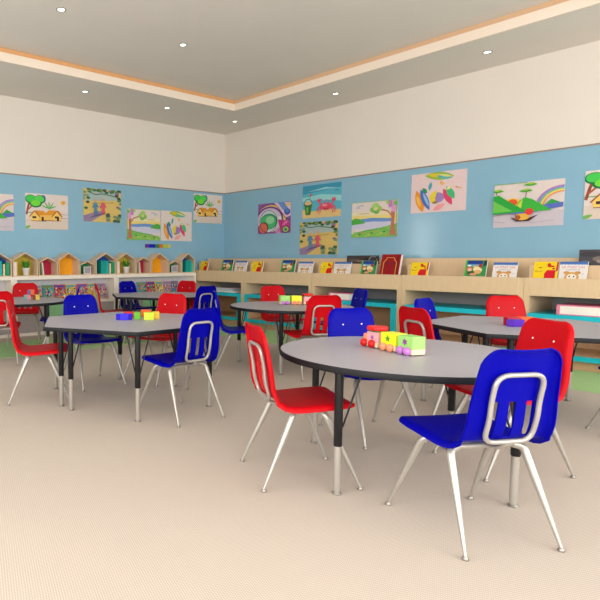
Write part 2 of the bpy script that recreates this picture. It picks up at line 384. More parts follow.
def art_hills(a):
    a.poly([(0, 0), (1, 0), (1, .34), (0, .34)], (205, 196, 204))
    a.ell(.28, .56, .12, .1, (250, 210, 90)); a.ell(.28, .56, .075, .075, (240, 90, 40))
    for r, c in ((.36, (190, 120, 190)), (.335, (120, 150, 220)), (.31, (130, 200, 130)), (.285, (250, 225, 110)), (.26, (245, 150, 90))): a.arc(1.0, .42, r * 1.05, 90, 172, .014, c, sy=.85)
    a.poly([(.7, .4), (.84, .58), (1, .47), (1, .4)], (50, 165, 70))
    a.poly([(0, .36), (0, .3), (.55, .3), (1, .4), (1, .5), (.7, .46)], (90, 110, 190))
    a.poly([(.3, .36), (.4, .6), (.47, .66), (.58, .6), (.85, .34), (.5, .32)], (60, 180, 60)); a.poly([(.32, .4), (.44, .64), (.42, .4)], (200, 220, 70))
    a.poly([(0, .3), (0, .72), (.08, .74), (.22, .6), (.5, .34), (.3, .32)], (40, 165, 60)); a.poly([(0, .34), (0, .62), (.3, .36)], (110, 200, 80))
    for x, y in ((.06, .83), (.48, .8), (.54, .93)): a.leaf(x, y, .1, .03, (70, 170, 50), 0); a.leaf(x + .01, y + .025, .06, .02, (160, 200, 60), 5)
    a.line([(.04, .82), (.05, .74)], .008, (110, 90, 50)); a.line([(.49, .79), (.48, .66)], .008, (110, 90, 50))
    a.line([(.0, .27), (.2, .3), (.35, .28)], .01, (150, 130, 120)); a.line([(0, .14), (.2, .1)], .005, (170, 160, 175)); a.line([(.55, .08), (.9, .12)], .005, (170, 160, 175))
    a.poly([(.26, .22), (.36, .12), (.54, .12), (.67, .26), (.52, .18), (.36, .18)], (60, 30, 40))
    a.ell(.44, .22, .11, .075, (235, 180, 70)); a.ell(.38, .21, .04, .055, (170, 90, 40)); a.ell(.54, .33, .06, .075, (230, 60, 50)); a.line([(.34, .12), (.35, .3)], .008, (120, 100, 110))
    a.line([(0, .985), (.5, .985)], .008, (90, 170, 90))
def art_river(a, flip=False):
    f = (lambda x: 1 - x) if flip else (lambda x: x)
    P = lambda pts, c: a.poly([(f(x), y) for x, y in pts], c)
    P([(0, .42), (1, .42), (1, .62), (0, .6)], (238, 216, 130)); P([(0, .6), (1, .62), (1, .72), (0, .7)], (236, 222, 180))
    P([(.12, .42), (1, .4), (1, .5), (.55, .54), (.12, .5)], (110, 150, 205))
    P([(.12, .2), (1, .24), (1, .42), (.5, .44), (.12, .4)], (205, 205, 225))
    P([(.68, .4), (.8, .52), (.92, .55), (1, .5), (1, .36)], (80, 175, 70))
    P([(0, 0), (1, 0), (1, .1), (.7, .2), (.35, .26), (0, .36)], (130, 195, 90))
    for k in range(16): a.ell(f((k * .067) % 1), .04 + .13 * ((k * 37) % 10) / 10, .03, .02, ((60, 140, 60), (220, 190, 90), (170, 210, 90), (220, 130, 90))[k % 4])
    a.line([(f(.12), .12), (f(.3), .24), (f(.55), .2), (f(.9), .14)], .008, (90, 160, 90))
    P([(.03, .05), (.15, .05), (.12, .45), (.13, .7), (.05, .72), (.06, .4)], (190, 120, 100)); a.line([(f(.1), .55), (f(.2), .7), (f(.36), .76)], .02, (190, 120, 100))
    P([(.02, .68), (.1, .66), (.18, .98), (.1, .99), (.02, .9)], (225, 160, 205)); P([(.1, .82), (.18, .78), (.2, .98), (.12, .99)], (200, 130, 190))
    for x, y, r, c in ((.42, .78, .09, (150, 200, 90)), (.5, .76, .08, (130, 190, 80)), (.46, .86, .08, (165, 210, 110)), (.44, .7, .06, (120, 180, 90)), (.03, .9, .06, (120, 190, 100)), (.2, .93, .04, (150, 200, 90))): a.ell(f(x), y, r, r, c)
    a.ell(f(.46), .78, .045, .045, (215, 210, 150))
    a.line([(f(.6), .66), (f(.66), .68), (f(.7), .66), (f(.82), .67)], .006, (130, 130, 150))
    a.line([(f(.72), .88), (f(.78), .9), (f(.84), .88)], .008, (90, 140, 180)); a.line([(f(.8), .83), (f(.86), .85), (f(.9), .83)], .008, (90, 140, 180))
    a.line([(f(.01), 0), (f(.01), 1)], .012, (140, 190, 110)); a.line([(0, .99), (1, .99)], .008, (140, 190, 110)); a.line([(0, .01), (1, .01)], .01, (140, 190, 110))
def art_feathers(a):
    for cx, cy, rx, ry, c, r in ((.52, .9, .29, .07, (150, 185, 60), -6), (.46, .92, .16, .03, (225, 195, 50), -8), (.62, .87, .16, .045, (90, 180, 170), -10), (.62, .9, .16, .02, (220, 215, 120), -14),
                                 (.26, .56, .075, .035, (50, 150, 90), -50), (.36, .66, .09, .03, (80, 170, 180), 80), (.17, .3, .24, .07, (235, 150, 40), -72), (.15, .3, .13, .03, (245, 190, 80), -72),
                                 (.27, .33, .24, .06, (70, 110, 190), -66), (.29, .33, .16, .025, (150, 190, 230), -66), (.68, .36, .19, .055, (225, 70, 110), -62), (.73, .46, .15, .055, (70, 190, 120), -58),
                                 (.53, .12, .13, .045, (240, 160, 160), 28), (.7, .58, .05, .025, (235, 225, 150), 40), (.58, .7, .05, .025, (240, 190, 90), -10), (.56, .74, .03, .015, (240, 150, 90), 50)):
        a.leaf(cx, cy, rx * .92, ry * 1.45, c, r)
    a.ell(.5, .36, .12, .13, (160, 130, 190)); a.poly([(.5, .53), (.44, .52), (.38, .46), (.35, .37), (.38, .27), (.44, .21), (.47, .22), (.46, .36)], (235, 210, 50)); a.ell(.46, .24, .05, .03, (150, 130, 60))
    for x, y in ((.86, .57), (.9, .55), (.83, .59)): a.ell(x, y, .02, .015, (225, 160, 90))
def art_walk(a):
    a.poly([(0, 0), (1, 0), (1, 1), (0, 1)], (220, 190, 110)); a.poly([(.1, .62), (.9, .68), (.85, .92), (.1, .95)], (170, 190, 185))
    a.poly([(0, .0), (.2, 0), (.6, .3), (.4, .33), (.0, .18)], (150, 130, 160)); a.poly([(.15, .1), (.55, .24), (.6, .28), (.3, .22)], (110, 90, 130))
    rnd = random.Random(9)
    for k in range(46):
        t = rnd.random(); x, y = ((rnd.random(), .9 + .1 * rnd.random()) if t < .45 else ((.86 + .14 * rnd.random(), .4 + .5 * rnd.random()) if t < .75 else (.12 * rnd.random(), .35 + .6 * rnd.random())))
        a.ell(x, y, .05, .04, rnd.choice([(60, 110, 60), (90, 140, 90), (50, 80, 60), (130, 150, 70), (120, 160, 150), (150, 110, 150)]), n=9)
    for k in range(16): a.ell(.62 + .34 * rnd.random(), .03 + .24 * rnd.random() ** 1.4, .055, .045, rnd.choice([(60, 100, 80), (90, 130, 100), (70, 90, 90), (120, 150, 110)]), n=9)
    a.line([(.1, .9), (.3, .82), (.5, .86), (.9, .78)], .012, (80, 110, 70)); a.line([(.2, .55), (.8, .6)], .02, (200, 170, 90))
    for x, c, s in ((.3, (80, 140, 175), 1), (.5, (220, 90, 110), 1.12)):
        a.line([(x - .02, .24), (x - .01, .42)], .03, c); a.line([(x + .04, .24), (x + .02, .42)], .03, c); a.ell(x, .5, .05 * s, .085 * s, c); a.ell(x, .64 * s - (.04 if s > 1 else 0), .035 * s, .04 * s, (220, 170, 140)); a.line([(x - .08, .42), (x, .55), (x + .08, .44)], .02, c)
def art_crab(a):
    a.poly([(0, .2), (1, .22), (1, 1), (0, 1)], (90, 180, 200)); a.poly([(0, .74), (1, .86), (1, 1), (0, 1)], (60, 150, 180)); a.poly([(0, .5), (.5, .55), (1, .45), (1, .62), (.5, .7), (0, .64)], (150, 215, 215)); a.poly([(.1, .8), (.6, .9), (.95, .84), (.6, .84)], (150, 205, 215))
    a.poly([(0, 0), (1, 0), (1, .2), (.7, .26), (.3, .2), (0, .28)], (228, 196, 130))
    a.poly([(.05, .42), (.09, .1), (.22, .1), (.26, .42)], (60, 120, 50)); a.ell(.155, .42, .11, .05, (60, 90, 50)); a.ell(.155, .46, .1, .06, (225, 190, 130)); a.poly([(.1, .34), (.12, .16), (.16, .16), (.16, .34)], (120, 180, 80)); a.arc(.155, .45, .1, 0, 180, .01, (70, 60, 60)); a.ell(.22, .7, .035, .035, (220, 120, 80)); a.line([(.2, .6), (.24, .78)], .008, (80, 80, 90))
    for s in (-1, 1):
        for k, (dx, dy) in enumerate(((.24, -.02), (.25, -.1), (.22, -.18), (.17, -.22))): a.line([(.64 + s * .1, .3), (.64 + s * dx * .85, .34 + dy * .5), (.64 + s * dx, .24 + dy * .6)], .014, (225, 90, 110))
        a.line([(.64 + s * .13, .38), (.64 + s * .19, .46)], .025, (225, 90, 110)); a.ell(.64 + s * .19, .52, .05, .055, (225, 70, 95)); a.poly([(.64 + s * .19, .52), (.64 + s * .15, .62), (.64 + s * .21, .62)], (150, 205, 215))
        a.line([(.64 + s * .05, .42), (.64 + s * .06, .52)], .012, (225, 90, 110)); a.ell(.64 + s * .06, .53, .018, .022, (250, 240, 240)); a.ell(.64 + s * .06, .53, .008, .01, (40, 30, 40))
    a.ell(.64, .32, .16, .11, (225, 80, 105)); a.ell(.6, .36, .07, .035, (240, 140, 150)); a.arc(.64, .33, .07, 200, 340, .01, (130, 30, 50)); a.line([(.86, .76), (.9, .78), (.94, .76)], .008, (90, 80, 90))
def art_circles(a):
    a.poly([(0, 0), (1, 0), (1, 1), (0, 1)], (150, 90, 160))
    a.ell(.4, .5, .46, .44, (235, 205, 90)); a.ell(.36, .48, .42, .42, (120, 70, 150)); a.ell(.36, .44, .38, .4, (215, 190, 215)); a.ell(.35, .42, .31, .36, (200, 215, 215)); a.ell(.34, .4, .27, .26, (60, 140, 100)); a.ell(.32, .38, .24, .23, (80, 190, 120)); a.ell(.38, .45, .13, .13, (150, 215, 160)); a.ell(.18, .2, .15, .19, (80, 40, 60)); a.ell(.17, .19, .13, .17, (225, 110, 90))
    a.poly([(.5, 1), (1, .98), (1, .55), (.86, .5), (.72, .7)], (225, 195, 220)); a.poly([(.6, 1), (.8, 1), (.98, .7), (.9, .55), (.78, .75)], (110, 140, 200)); a.ell(.92, .9, .07, .05, (225, 200, 120)); a.ell(.9, .68, .09, .1, (90, 70, 160)); a.ell(.9, .7, .05, .06, (60, 150, 200))
    a.poly([(.62, .45), (.82, .42), (1, .3), (1, .05), (.7, .1)], (200, 60, 140)); a.ell(.86, .12, .12, .12, (60, 50, 110)); a.ell(.86, .12, .09, .09, (180, 200, 80)); a.ell(.86, .11, .05, .05, (60, 140, 120)); a.ell(.68, .5, .05, .05, (235, 225, 235)); a.poly([(.55, 0), (.72, 0), (.66, .2), (.58, .15)], (210, 150, 190)); a.ell(.84, .32, .1, .05, (230, 110, 160), 30)
    a.arc(.36, .44, .4, 0, 360, .008, (60, 40, 70), 24); a.arc(.34, .4, .27, 0, 360, .008, (30, 70, 60), 24); a.line([(.72, .7), (.86, .5), (1, .4)], .01, (60, 40, 80))

PW, PH = .735, .54
ML = Matrix(((0, 0, 1, 0), (1, 0, 0, 0), (0, 1, 0, 0), (0, 0, 0, 1)))       # left wall: width along +y, facing +x
MR = Matrix(((1, 0, 0, 0), (0, 0, -1, 0), (0, 1, 0, 0), (0, 0, 0, 1)))      # right wall: width along +x, facing -y
def poster(side, a, z, art, label, paper=(228, 214, 206)):
    p = Art(PW, PH, 0.005, paper); art(p)
    m = (Matrix.Translation((0.0005, a, z)) @ ML) if side == 'L' else (Matrix.Translation((a, -0.0005, z)) @ MR)
    o = p.done('wall_drawing', M['print'], None, m)
    tag(o, label, 'drawing', 'children\'s drawings on the blue walls')
poster('L', -5.144, 1.572, art_hills, 'drawing of green hills and a rainbow cut off by the left picture edge')
poster('L', -4.217, 1.613, art_house, 'drawing of yellow huts and a tree, farthest left of the hut drawings')
poster('L', -3.198, 1.762, art_walk, 'drawing of two figures walking a yellow forest path, on the left wall', (220, 190, 110))
poster('L', -2.34, 1.477, art_river, 'drawing of a river with a pink-trunked tree at its left side, on the left wall')
poster('L', -1.59, 1.477, art_feathers, 'drawing of colourful feathers on the left wall beside the river drawing')
poster('L', -.806, 1.828, art_house, 'drawing of yellow huts on the left wall right beside the room corner')
poster('R', .868, 1.596, art_circles, 'abstract drawing of purple and green circles, first on the right wall from the corner', (150, 90, 160))
poster('R', 1.845, 1.82, art_crab, 'drawing of a pink crab and a green bucket on a beach', (120, 190, 200))
poster('R', 1.8, 1.217, art_walk, 'drawing of two figures on a yellow forest path, right wall, below the crab drawing', (220, 190, 110))
poster('R', 2.775, 1.468, lambda a: art_river(a, True), 'drawing of a river with a tree at its right side, on the right wall')
poster('R', 3.7, 1.782, art_feathers, 'large pink-paper drawing of colourful feathers on the right wall', (232, 206, 204))
poster('R', 4.77, 1.532, art_hills, 'drawing of green hills, rising sun, rainbow and a small boat, right wall')
poster('R', 5.693, 1.585, art_house, 'drawing of a yellow hut and green tree cut off by the right picture edge')
p = Art(.57, .064, 0.012, (90, 60, 150))
for x0, x1, c in ((0, .14, (100, 50, 150)), (.14, .38, (20, 20, 190)), (.38, .55, (60, 130, 50)), (.55, .7, (215, 110, 50)), (.7, .9, (170, 200, 70)), (.9, 1, (220, 200, 100))): p.poly([(x0, 0), (x1, 0), (x1, 1), (x0, 1)], c)
tag(p.done('colour_strip', M['print'], None, Matrix.Translation((0.0005, -1.944, 1.347)) @ ML), 'narrow strip of coloured blocks on the left blue wall below the river drawing', 'wall strip')
# ------------------------------------------------------------------ chairs
SEATP = [(.23, .428), (.17, .429), (.08, .424), (-.02, .415), (-.08, .412), (-.122, .418), (-.158, .438), (-.18, .472), (-.191, .52), (-.201, .6), (-.215, .68), (-.228, .74), (-.241, .783), (-.251, .814)]
def chair_shell():
    P = catmull([(0, y, z) for y, z in SEATP], 10)
    L = [0.0]
    for a, b in zip(P, P[1:]): L.append(L[-1] + (b - a).length)
    T = L[-1]
    def at(s):
        s = min(max(s, 0), T)
        for i in range(len(P) - 1):
            if s <= L[i + 1] + 1e-9:
                t = (s - L[i]) / (L[i + 1] - L[i]); p = P[i].lerp(P[i + 1], t); break
        i0, i1 = max(0, i - 2), min(len(P) - 1, i + 3); tg = (P[i1] - P[i0]).normalized()
        return p, Vector((0, -tg.z, tg.y))          # normal towards the rear / underside
    def s_of_z(z):
        for i in range(len(P) - 1, 0, -1):
            if P[i - 1].z <= z <= P[i].z: return L[i - 1] + (z - P[i - 1].z) / (P[i].z - P[i - 1].z) * (L[i] - L[i - 1])
    s0, s1 = s_of_z(.452), s_of_z(.598); split = s_of_z(.44)
    R = .028
    ends = [R * (1 - math.cos(a)) for a in (0, .35, .7, 1.05, 1.4)] + [.045, .065]
    rows = ends[:] + [.1 + k * .0325 for k in range(20)]
    rows = [r for r in rows if r < T - .075] + [T - e for e in ends[::-1]]
    rows = sorted(set([r for r in rows if min(abs(r - s0), abs(r - s1), abs(r - split)) > .006] + [s0, s1, split]))
    SLX = [(-.096, -.064), (-.016, .016), (.064, .096)]
    xs = [-.2 + .028 * (1 - math.cos(a)) for a in (0, .4, .8, 1.15, 1.5)] + [-.15, -.12, -.096, -.064, -.04, -.016]
    xs = xs + [-x for x in xs[::-1]]
    def width(s):
        y = s / T
        w = .209 - .012 * min(1, max(0, (y - .35) / .2)) - .03 * max(0, (y - .55) / .45) ** 1.2
        for d, r in ((s, .055), (T - s, .075)):
            if d < r: w -= r - math.sqrt(max(0, r * r - (r - d) ** 2))
        return w
    bm = new_bm(); grid = []
    lay = bm.verts.layers.float.new('s')
    for s in rows:
        p, n = at(s); w = width(s); row = []
        # end drop: sides of the rim are measured on the flat panel
        for x in xs:
            u = x / .2; X = u * w
            d = min((w - abs(X)), s, T - s)
            q_ = min(1, (T - s) / .16); q_ = q_ * q_ * (3 - 2 * q_); qf = min(1, s / .1)
            amp = (.72 + .28 * q_) * (.6 + .4 * qf)
            off = (R - math.sqrt(max(0, R * R - (R - d) ** 2))) * amp if d < R else 0
            curve = -.012 * (abs(u) ** 2) * (1 if s > split else .35)
            v = bm.verts.new(p + Vector((X, 0, 0)) + n * (off + curve)); v[lay] = s; row.append(v)
        grid.append(row)
    for i in range(len(rows) - 1):
        for j in range(len(xs) - 1):
            if rows[i] >= s0 - 1e-6 and rows[i + 1] <= s1 + 1e-6 and any(xs[j] >= a - 1e-6 and xs[j + 1] <= b + 1e-6 for a, b in SLX): continue
            bm.faces.new((grid[i][j], grid[i + 1][j], grid[i + 1][j + 1], grid[i][j + 1]))
    bmesh.ops.delete(bm, geom=[v for v in bm.verts if not v.link_faces], context='VERTS')
    bmesh.ops.recalc_face_normals(bm, faces=bm.faces[:])
    n0 = sum((f.normal.z for f in bm.faces if f.calc_center_median().z < .45), 0)
    if n0 < 0: bmesh.ops.reverse_faces(bm, faces=bm.faces[:])
    # give it thickness
    bm.normal_update()
    top = list(bm.verts); nrm = {v: v.normal.copy() for v in top}; low = {}
    for v in top:
        q_ = bm.verts.new(v.co - nrm[v] * .006); q_[lay] = v[lay]; low[v] = q_
    bed = [e for e in bm.edges if len(e.link_faces) == 1]
    pairs = []
    for e in bed:
        l = e.link_loops[0]; pairs.append((l.vert, l.link_loop_next.vert))
    for f in list(bm.faces): bm.faces.new([low[v] for v in reversed(f.verts)])
    for a, b in pairs: bm.faces.new((b, a, low[a], low[b]))
    return bm, lay, split
def half(upper):
    bm, lay, split = chair_shell()
    kill = []
    for f in bm.faces:
        s = sum(v[lay] for v in f.verts) / len(f.verts)
        if (s > split) != upper: kill.append(f)
    bmesh.ops.delete(bm, geom=kill, context='FACES')
    return bm
CHME = {}
def make_chair(colour):
    t = thing('school_chair', 'x', 'chair', (0, 0, 0), 0, 'moulded school chairs')
    m = M[colour]
    link('seat', half(False), m, t, 50); link('backrest', half(True), m, t, 50)
    # rear tube loop behind the back
    a = 0.104; rb = (-.183, .431)
    path = fillet([Vector((0, rb[0], rb[1])), Vector((-a, rb[0], rb[1])), Vector((-a, -.2115, .53)), Vector((-a, -.217, .6)), Vector((-a, -.241, .708)), Vector((a, -.241, .708)), Vector((a, -.217, .6)), Vector((a, -.2115, .53)), Vector((a, rb[0], rb[1])), Vector((0, rb[0], rb[1]))], .055, 7)
    path = path[:-1]
    link('back_frame', tube(new_bm(), path, .0098, 10, closed=True), M['chrome'], t, 60)
    for y, z in ((-.075, .382), (.05, .386)): link('cross_tube', tube(new_bm(), [(-.135, y, z), (.135, y, z)], .0125, 10), M['chrome'], t, 60)
    link('back_strut', tube(new_bm(), fillet([(0, -.18, .424), (0, -.15, .395), (0, -.075, .383)], .03), .009, 8), M['chrome'], t, 60)
    for sx in (-1, 1):
        for foot, knee, topp in (((sx * .209, -.243, .012), (sx * .168, -.088, .372), (sx * .125, -.075, .382)), ((sx * .214, .243, .012), (sx * .172, .075, .372), (sx * .125, .05, .386))):
            pth = fillet([foot, knee, topp], .1, 8); F = Vector(foot)
            pth = [F, F.lerp(pth[1], .35), F.lerp(pth[1], .7)] + pth[1:]
            n = len(pth); rad = []
            for p_ in pth:
                k = min(1, (p_.z - .012) / .28); rad.append(.0064 + .0096 * k)
            lg = link('leg', tube(new_bm(), pth, rad, 10), M['chrome'], t, 60)
            link('glide', lathe(new_bm(), [(.012, 0.0), (.0135, .003), (.012, .009), (.007, .016)], 14, (foot[0], foot[1])), M['dark_steel'], lg, 40)
    for sx in (-1, 1):
        bm = new_bm(); bmesh.ops.create_uvsphere(bm, u_segments=10, v_segments=6, radius=.0065)
        for v in bm.verts: v.co = Vector((v.co.x + sx * .072, v.co.y * .6 - .2185, v.co.z + .7))
        link('rivet', bm, M['rivet'], t, 60)
    return t
proto = {}
CH = [  # colour, x, y, heading of the sitter (degrees), label
    ('blue', 6.855, -5.36, 152.8, 'nearest blue chair, seen from behind, at the front round table with the toy train'),
    ('red', 6.054, -5.479, 57.8, 'red chair in profile at the left of the front round table'),
    ('blue', 5.896, -4.53, 338, 'blue chair behind the front round table, its backrest facing the viewer beside the toy train'),
    ('red', 6.629, -4.451, 239, 'red chair directly behind the nearest blue chair at the front round table'),
    ('red', 6.0, -3.80, 61.5, 'red chair seen from behind just past the green end of the large toy train'),
    ('blue', 5.73, -3.078, 3, 'blue chair peeking out behind the red chair that stands past the toy train'),
    ('blue', 4.174, -2.356, 235, 'small blue chair before the turquoise cubes, behind the round table with the distant train'),
    ('red', 3.468, -2.436, 345, 'red chair behind the round table with the distant train, facing the viewer'),
    ('red', 4.503, -3.292, 155.5, 'red chair seen from behind at the right of the round table with the distant train'),
    ('blue', 3.81, -3.575, 45.3, 'blue chair partly hidden behind other blue chairs, its seat reaching to the centre round table'),
    ('blue', 2.5, -3.04, 182, 'blue chair seen from behind at the right of the farthest table by the left bookcase'),
    ('blue', 4.805, -5.235, 179, 'blue chair seen from behind at the right of the table with coloured blocks'),
    ('blue', 3.537, -5.213, 356, 'blue chair facing the viewer behind the left end of the table with coloured blocks'),
    ('red', 3.739, -4.621, 281, 'red chair facing the viewer behind the table with coloured blocks'),
    ('red', 3.75, -5.845, 62, 'red chair in side view at the left front, pushed to the table with coloured blocks'),
    ('red', 0.74, -4.60, 331, 'red chair facing the viewer behind the letter cubes at the far left table'),
    ('red', 2.006, -5.47, 150, 'red chair cut off by the left picture edge, seen from behind'),
    ('red', 1.36, -3.53, 61.9, 'red chair seen edge-on at the left of the farthest table by the bookcase'),
    ('blue', 1.83, -4.64, 240, 'blue chair seen edge-on at the right of the far left round table'),
    ('blue', 1.10, -2.89, 10.7, 'blue chair facing the viewer behind the left half of the farthest table'),
    ('red', 1.385, -2.37, 281, 'red chair facing the viewer behind the right half of the farthest table'),
    ('red', 5.961, -2.312, 326, 'red chair facing the viewer behind the right-hand hexagon table, below the white bear book'),
    ('blue', 6.985, -3.10, 163, 'blue chair at the right picture edge, only its seat corner and a leg showing'),
]
first = {}
for col, x, y, h, label in CH:
    if col not in first: first[col] = o = make_chair(col)
    else: o = copy_tree(first[col])
    o.location = (x, y, 0); o.rotation_euler.z = math.radians(h - 90); o['label'] = label

# ------------------------------------------------------------------ tables
TZ, TH = .645, .031
def table_leg(t, x, y, dirs, zt):
    lg = link('leg', lathe(new_bm(), [(.0185, .24), (.0205, .243), (.0205, zt - .006), (.034, zt - .006), (.034, zt)], 16, (x, y)), M['black'], t, 40)
    link('lower_tube', lathe(new_bm(), [(.0155, .01), (.0175, .03), (.0175, .25)], 16, (x, y)), M['chrome'], lg, 40)
    link('glide', lathe(new_bm(), [(.022, 0.0), (.024, .004), (.018, .012)], 16, (x, y)), M['dark_steel'], lg, 40)
    for dx, dy in dirs:
        link('brace', tube(new_bm(), [(x + dx * .02, y + dy * .02, .335), (x + dx * .105, y + dy * .105, zt)], .0048, 8), M['black'], lg, 60)
def round_table(x, y, rz, label, r=.64):
    t = thing('round_table', label, 'table', (x, y, 0), rz, 'round activity tables')
    n = 72; pts = lambda rr: [(rr * math.cos(2 * PI * k / n), rr * math.sin(2 * PI * k / n)) for k in range(n)]
    link('tabletop', prism(new_bm(), pts(r - .006), TZ - TH + .004, TZ, .0), M['top'], t)
    bm = new_bm(); prof = [(r - .006, TZ - TH), (r - .001, TZ - TH), (r + .001, TZ - TH + .004), (r + .001, TZ - .005), (r - .001, TZ - .0005), (r - .006, TZ - .0005)]
    rings = [[bm.verts.new((rr * math.cos(2 * PI * k / n), rr * math.sin(2 * PI * k / n), z)) for k in range(n)] for rr, z in prof]
    for i in range(len(prof)):
        a, b = rings[i], rings[(i + 1) % len(prof)]
        for k in range(n): bm.faces.new((a[k], a[(k + 1) % n], b[(k + 1) % n], b[k]))
    bmesh.ops.recalc_face_normals(bm, faces=bm.faces[:])
    link('edge_band', bm, M['band'], t, 40)
    for k in range(4):
        a = PI / 2 * k; lx, ly = .553 * math.cos(a), .553 * math.sin(a); d = []
        for s in (-1, 1):
            b = a + PI + s * PI / 4; d.append((math.cos(b), math.sin(b)))
        table_leg(t, lx, ly, d, TZ - TH)
    return t
round_table(6.336, -4.973, math.radians(-1), 'large grey round table at the front right, carrying the big toy train')
round_table(4.03, -3.02, math.radians(30), 'grey round table in the middle distance with the small toy train on it')
round_table(1.5, -5.08, math.radians(20), 'grey round table at the far left with stacked letter cubes on it')
def inset(pts, d):
    n = len(pts); out = []
    for i in range(n):
        p0, p1, p2 = Vector(pts[i - 1]), Vector(pts[i]), Vector(pts[(i + 1) % n])
        a = (p1 - p0).normalized(); b = (p2 - p1).normalized()
        n1 = Vector((-a.y, a.x)); n2 = Vector((-b.y, b.x)); m_ = (n1 + n2).normalized()
        out.append(tuple(p1 + m_ * (d / max(.3, m_.dot(n1)))))
    return out
def rounded(pts, r, seg=3):
    n = len(pts); out = []
    for i in range(n):
        a, b, c = Vector(pts[i - 1]), Vector(pts[i]), Vector(pts[(i + 1) % n])
        p1 = b + (a - b).normalized() * r; p2 = b + (c - b).normalized() * r
        for k in range(seg + 1):
            t = k / seg; out.append(tuple(p1 * (1 - t) ** 2 + b * 2 * t * (1 - t) + p2 * t * t))
    return out
HR = .77
def trapezoid(x, y, side, label):
    t = thing('trapezoid_table', label, 'table', (x, y, 0), 0 if side > 0 else PI, 'trapezoid activity tables')
    g_ = .0003
    V = [(g_, -HR), (HR * math.cos(-PI / 6), HR * math.sin(-PI / 6)), (HR * math.cos(PI / 6), HR * math.sin(PI / 6)), (g_, HR)]
    outer = [V[0]] + rounded(V, .02)[4:12] + [V[3]]
    def ins(d): return [(g_, q_[1]) if o_[0] < g_ * 1.01 else tuple(q_) for q_, o_ in zip(inset(outer, d), outer)]
    inn = ins(.006)
    link('tabletop', prism(new_bm(), inn, TZ - TH + .004, TZ), M['top'], t)
    bm = new_bm(); n = len(outer); mid = ins(.002)
    prof = [(inn, TZ - TH), (mid, TZ - TH), (outer, TZ - TH + .004), (outer, TZ - .005), (mid, TZ - .0005), (inn, TZ - .0005)]
    rings = [[bm.verts.new((p_[0], p_[1], z)) for p_ in ps] for ps, z in prof]
    for i in range(len(prof)):
        a, b = rings[i], rings[(i + 1) % len(prof)]
        for k in range(n): bm.faces.new((a[k], a[(k + 1) % n], b[(k + 1) % n], b[k]))
    bmesh.ops.recalc_face_normals(bm, faces=bm.faces[:])
    link('edge_band', bm, M['band'], t, 40)
    c = (.32, 0)
    for lx, ly in ((.076, -.58), (.615, -.345), (.615, .345), (.076, .58)):
        sy = 1 if ly < 0 else -1
        d = ((.0, sy), (.75, .55 * sy)) if lx < .2 else ((-.85, -.3 * sy), (0, sy))
        table_leg(t, lx, ly, d, TZ - TH)
for (x, y), n1, n2 in (((4.15, -5.245), 'right-hand grey trapezoid half of the six-sided table with coloured blocks', 'left-hand grey trapezoid half of the six-sided table with coloured blocks'),
                       ((6.27, -3.03), 'right-hand grey trapezoid half of the six-sided table at the right picture edge', 'left-hand grey trapezoid half of the six-sided table at the right picture edge'),
                       ((1.73, -2.96), 'right-hand grey trapezoid half of the farthest six-sided table near the corner', 'left-hand grey trapezoid half of the farthest six-sided table near the corner')):
    trapezoid(x, y, 1, n1); trapezoid(x, y, -1, n2)

# ------------------------------------------------------------------ toys
def cbox(bm, lay, x0, x1, y0, y1, z0, z1, col, bev=.003):
    b4 = set(bm.faces); box(bm, x0, x1, y0, y1, z0, z1, bev)
    cols = col if isinstance(col, dict) else {}
    for f in bm.faces:
        if f in b4: continue
        f.normal_update(); n = f.normal; c = col if not cols else cols.get('d')
        if cols:
            for k, v in (('x-', (-1, 0, 0)), ('x+', (1, 0, 0)), ('y-', (0, -1, 0)), ('y+', (0, 1, 0)), ('z', (0, 0, 1))):
                if k in cols and n.dot(Vector(v)) > .8: c = cols[k]
        for l in f.loops: l[lay] = rgb(c)
def toybm():
    bm = new_bm(); return bm, bm.loops.layers.float_color.new('Col')
def fillcol(bm, lay, c):
    for f in bm.faces:
        for l in f.loops: l[lay] = rgb(c)
def star_bm(c, r, n, x, z, y):
    bm, lay = toybm(); pts = []
    for k in range(n * 2):
        a = PI / 2 + PI * k / n; rr = r if k % 2 == 0 else r * .45; pts.append((x + rr * math.cos(a), z + rr * math.sin(a)))
    f = [bm.verts.new((u, y, w)) for u, w in pts]; b_ = [bm.verts.new((u, y + .003, w)) for u, w in pts]
    bm.faces.new(f); bm.faces.new(b_[::-1]); m_ = len(pts)
    for i in range(m_): bm.faces.new((f[(i + 1) % m_], f[i], b_[i], b_[(i + 1) % m_]))
    bmesh.ops.recalc_face_normals(bm, faces=bm.faces[:]); fillcol(bm, lay, c); return bm
def wheel_bm(c, x, y, z, r):
    bm, lay = toybm(); bmesh.ops.create_uvsphere(bm, u_segments=16, v_segments=10, radius=r)
    for v in bm.verts: v.co = Vector((v.co.x + x, v.co.y * .8 + y, v.co.z + z))
    fillcol(bm, lay, c); return bm
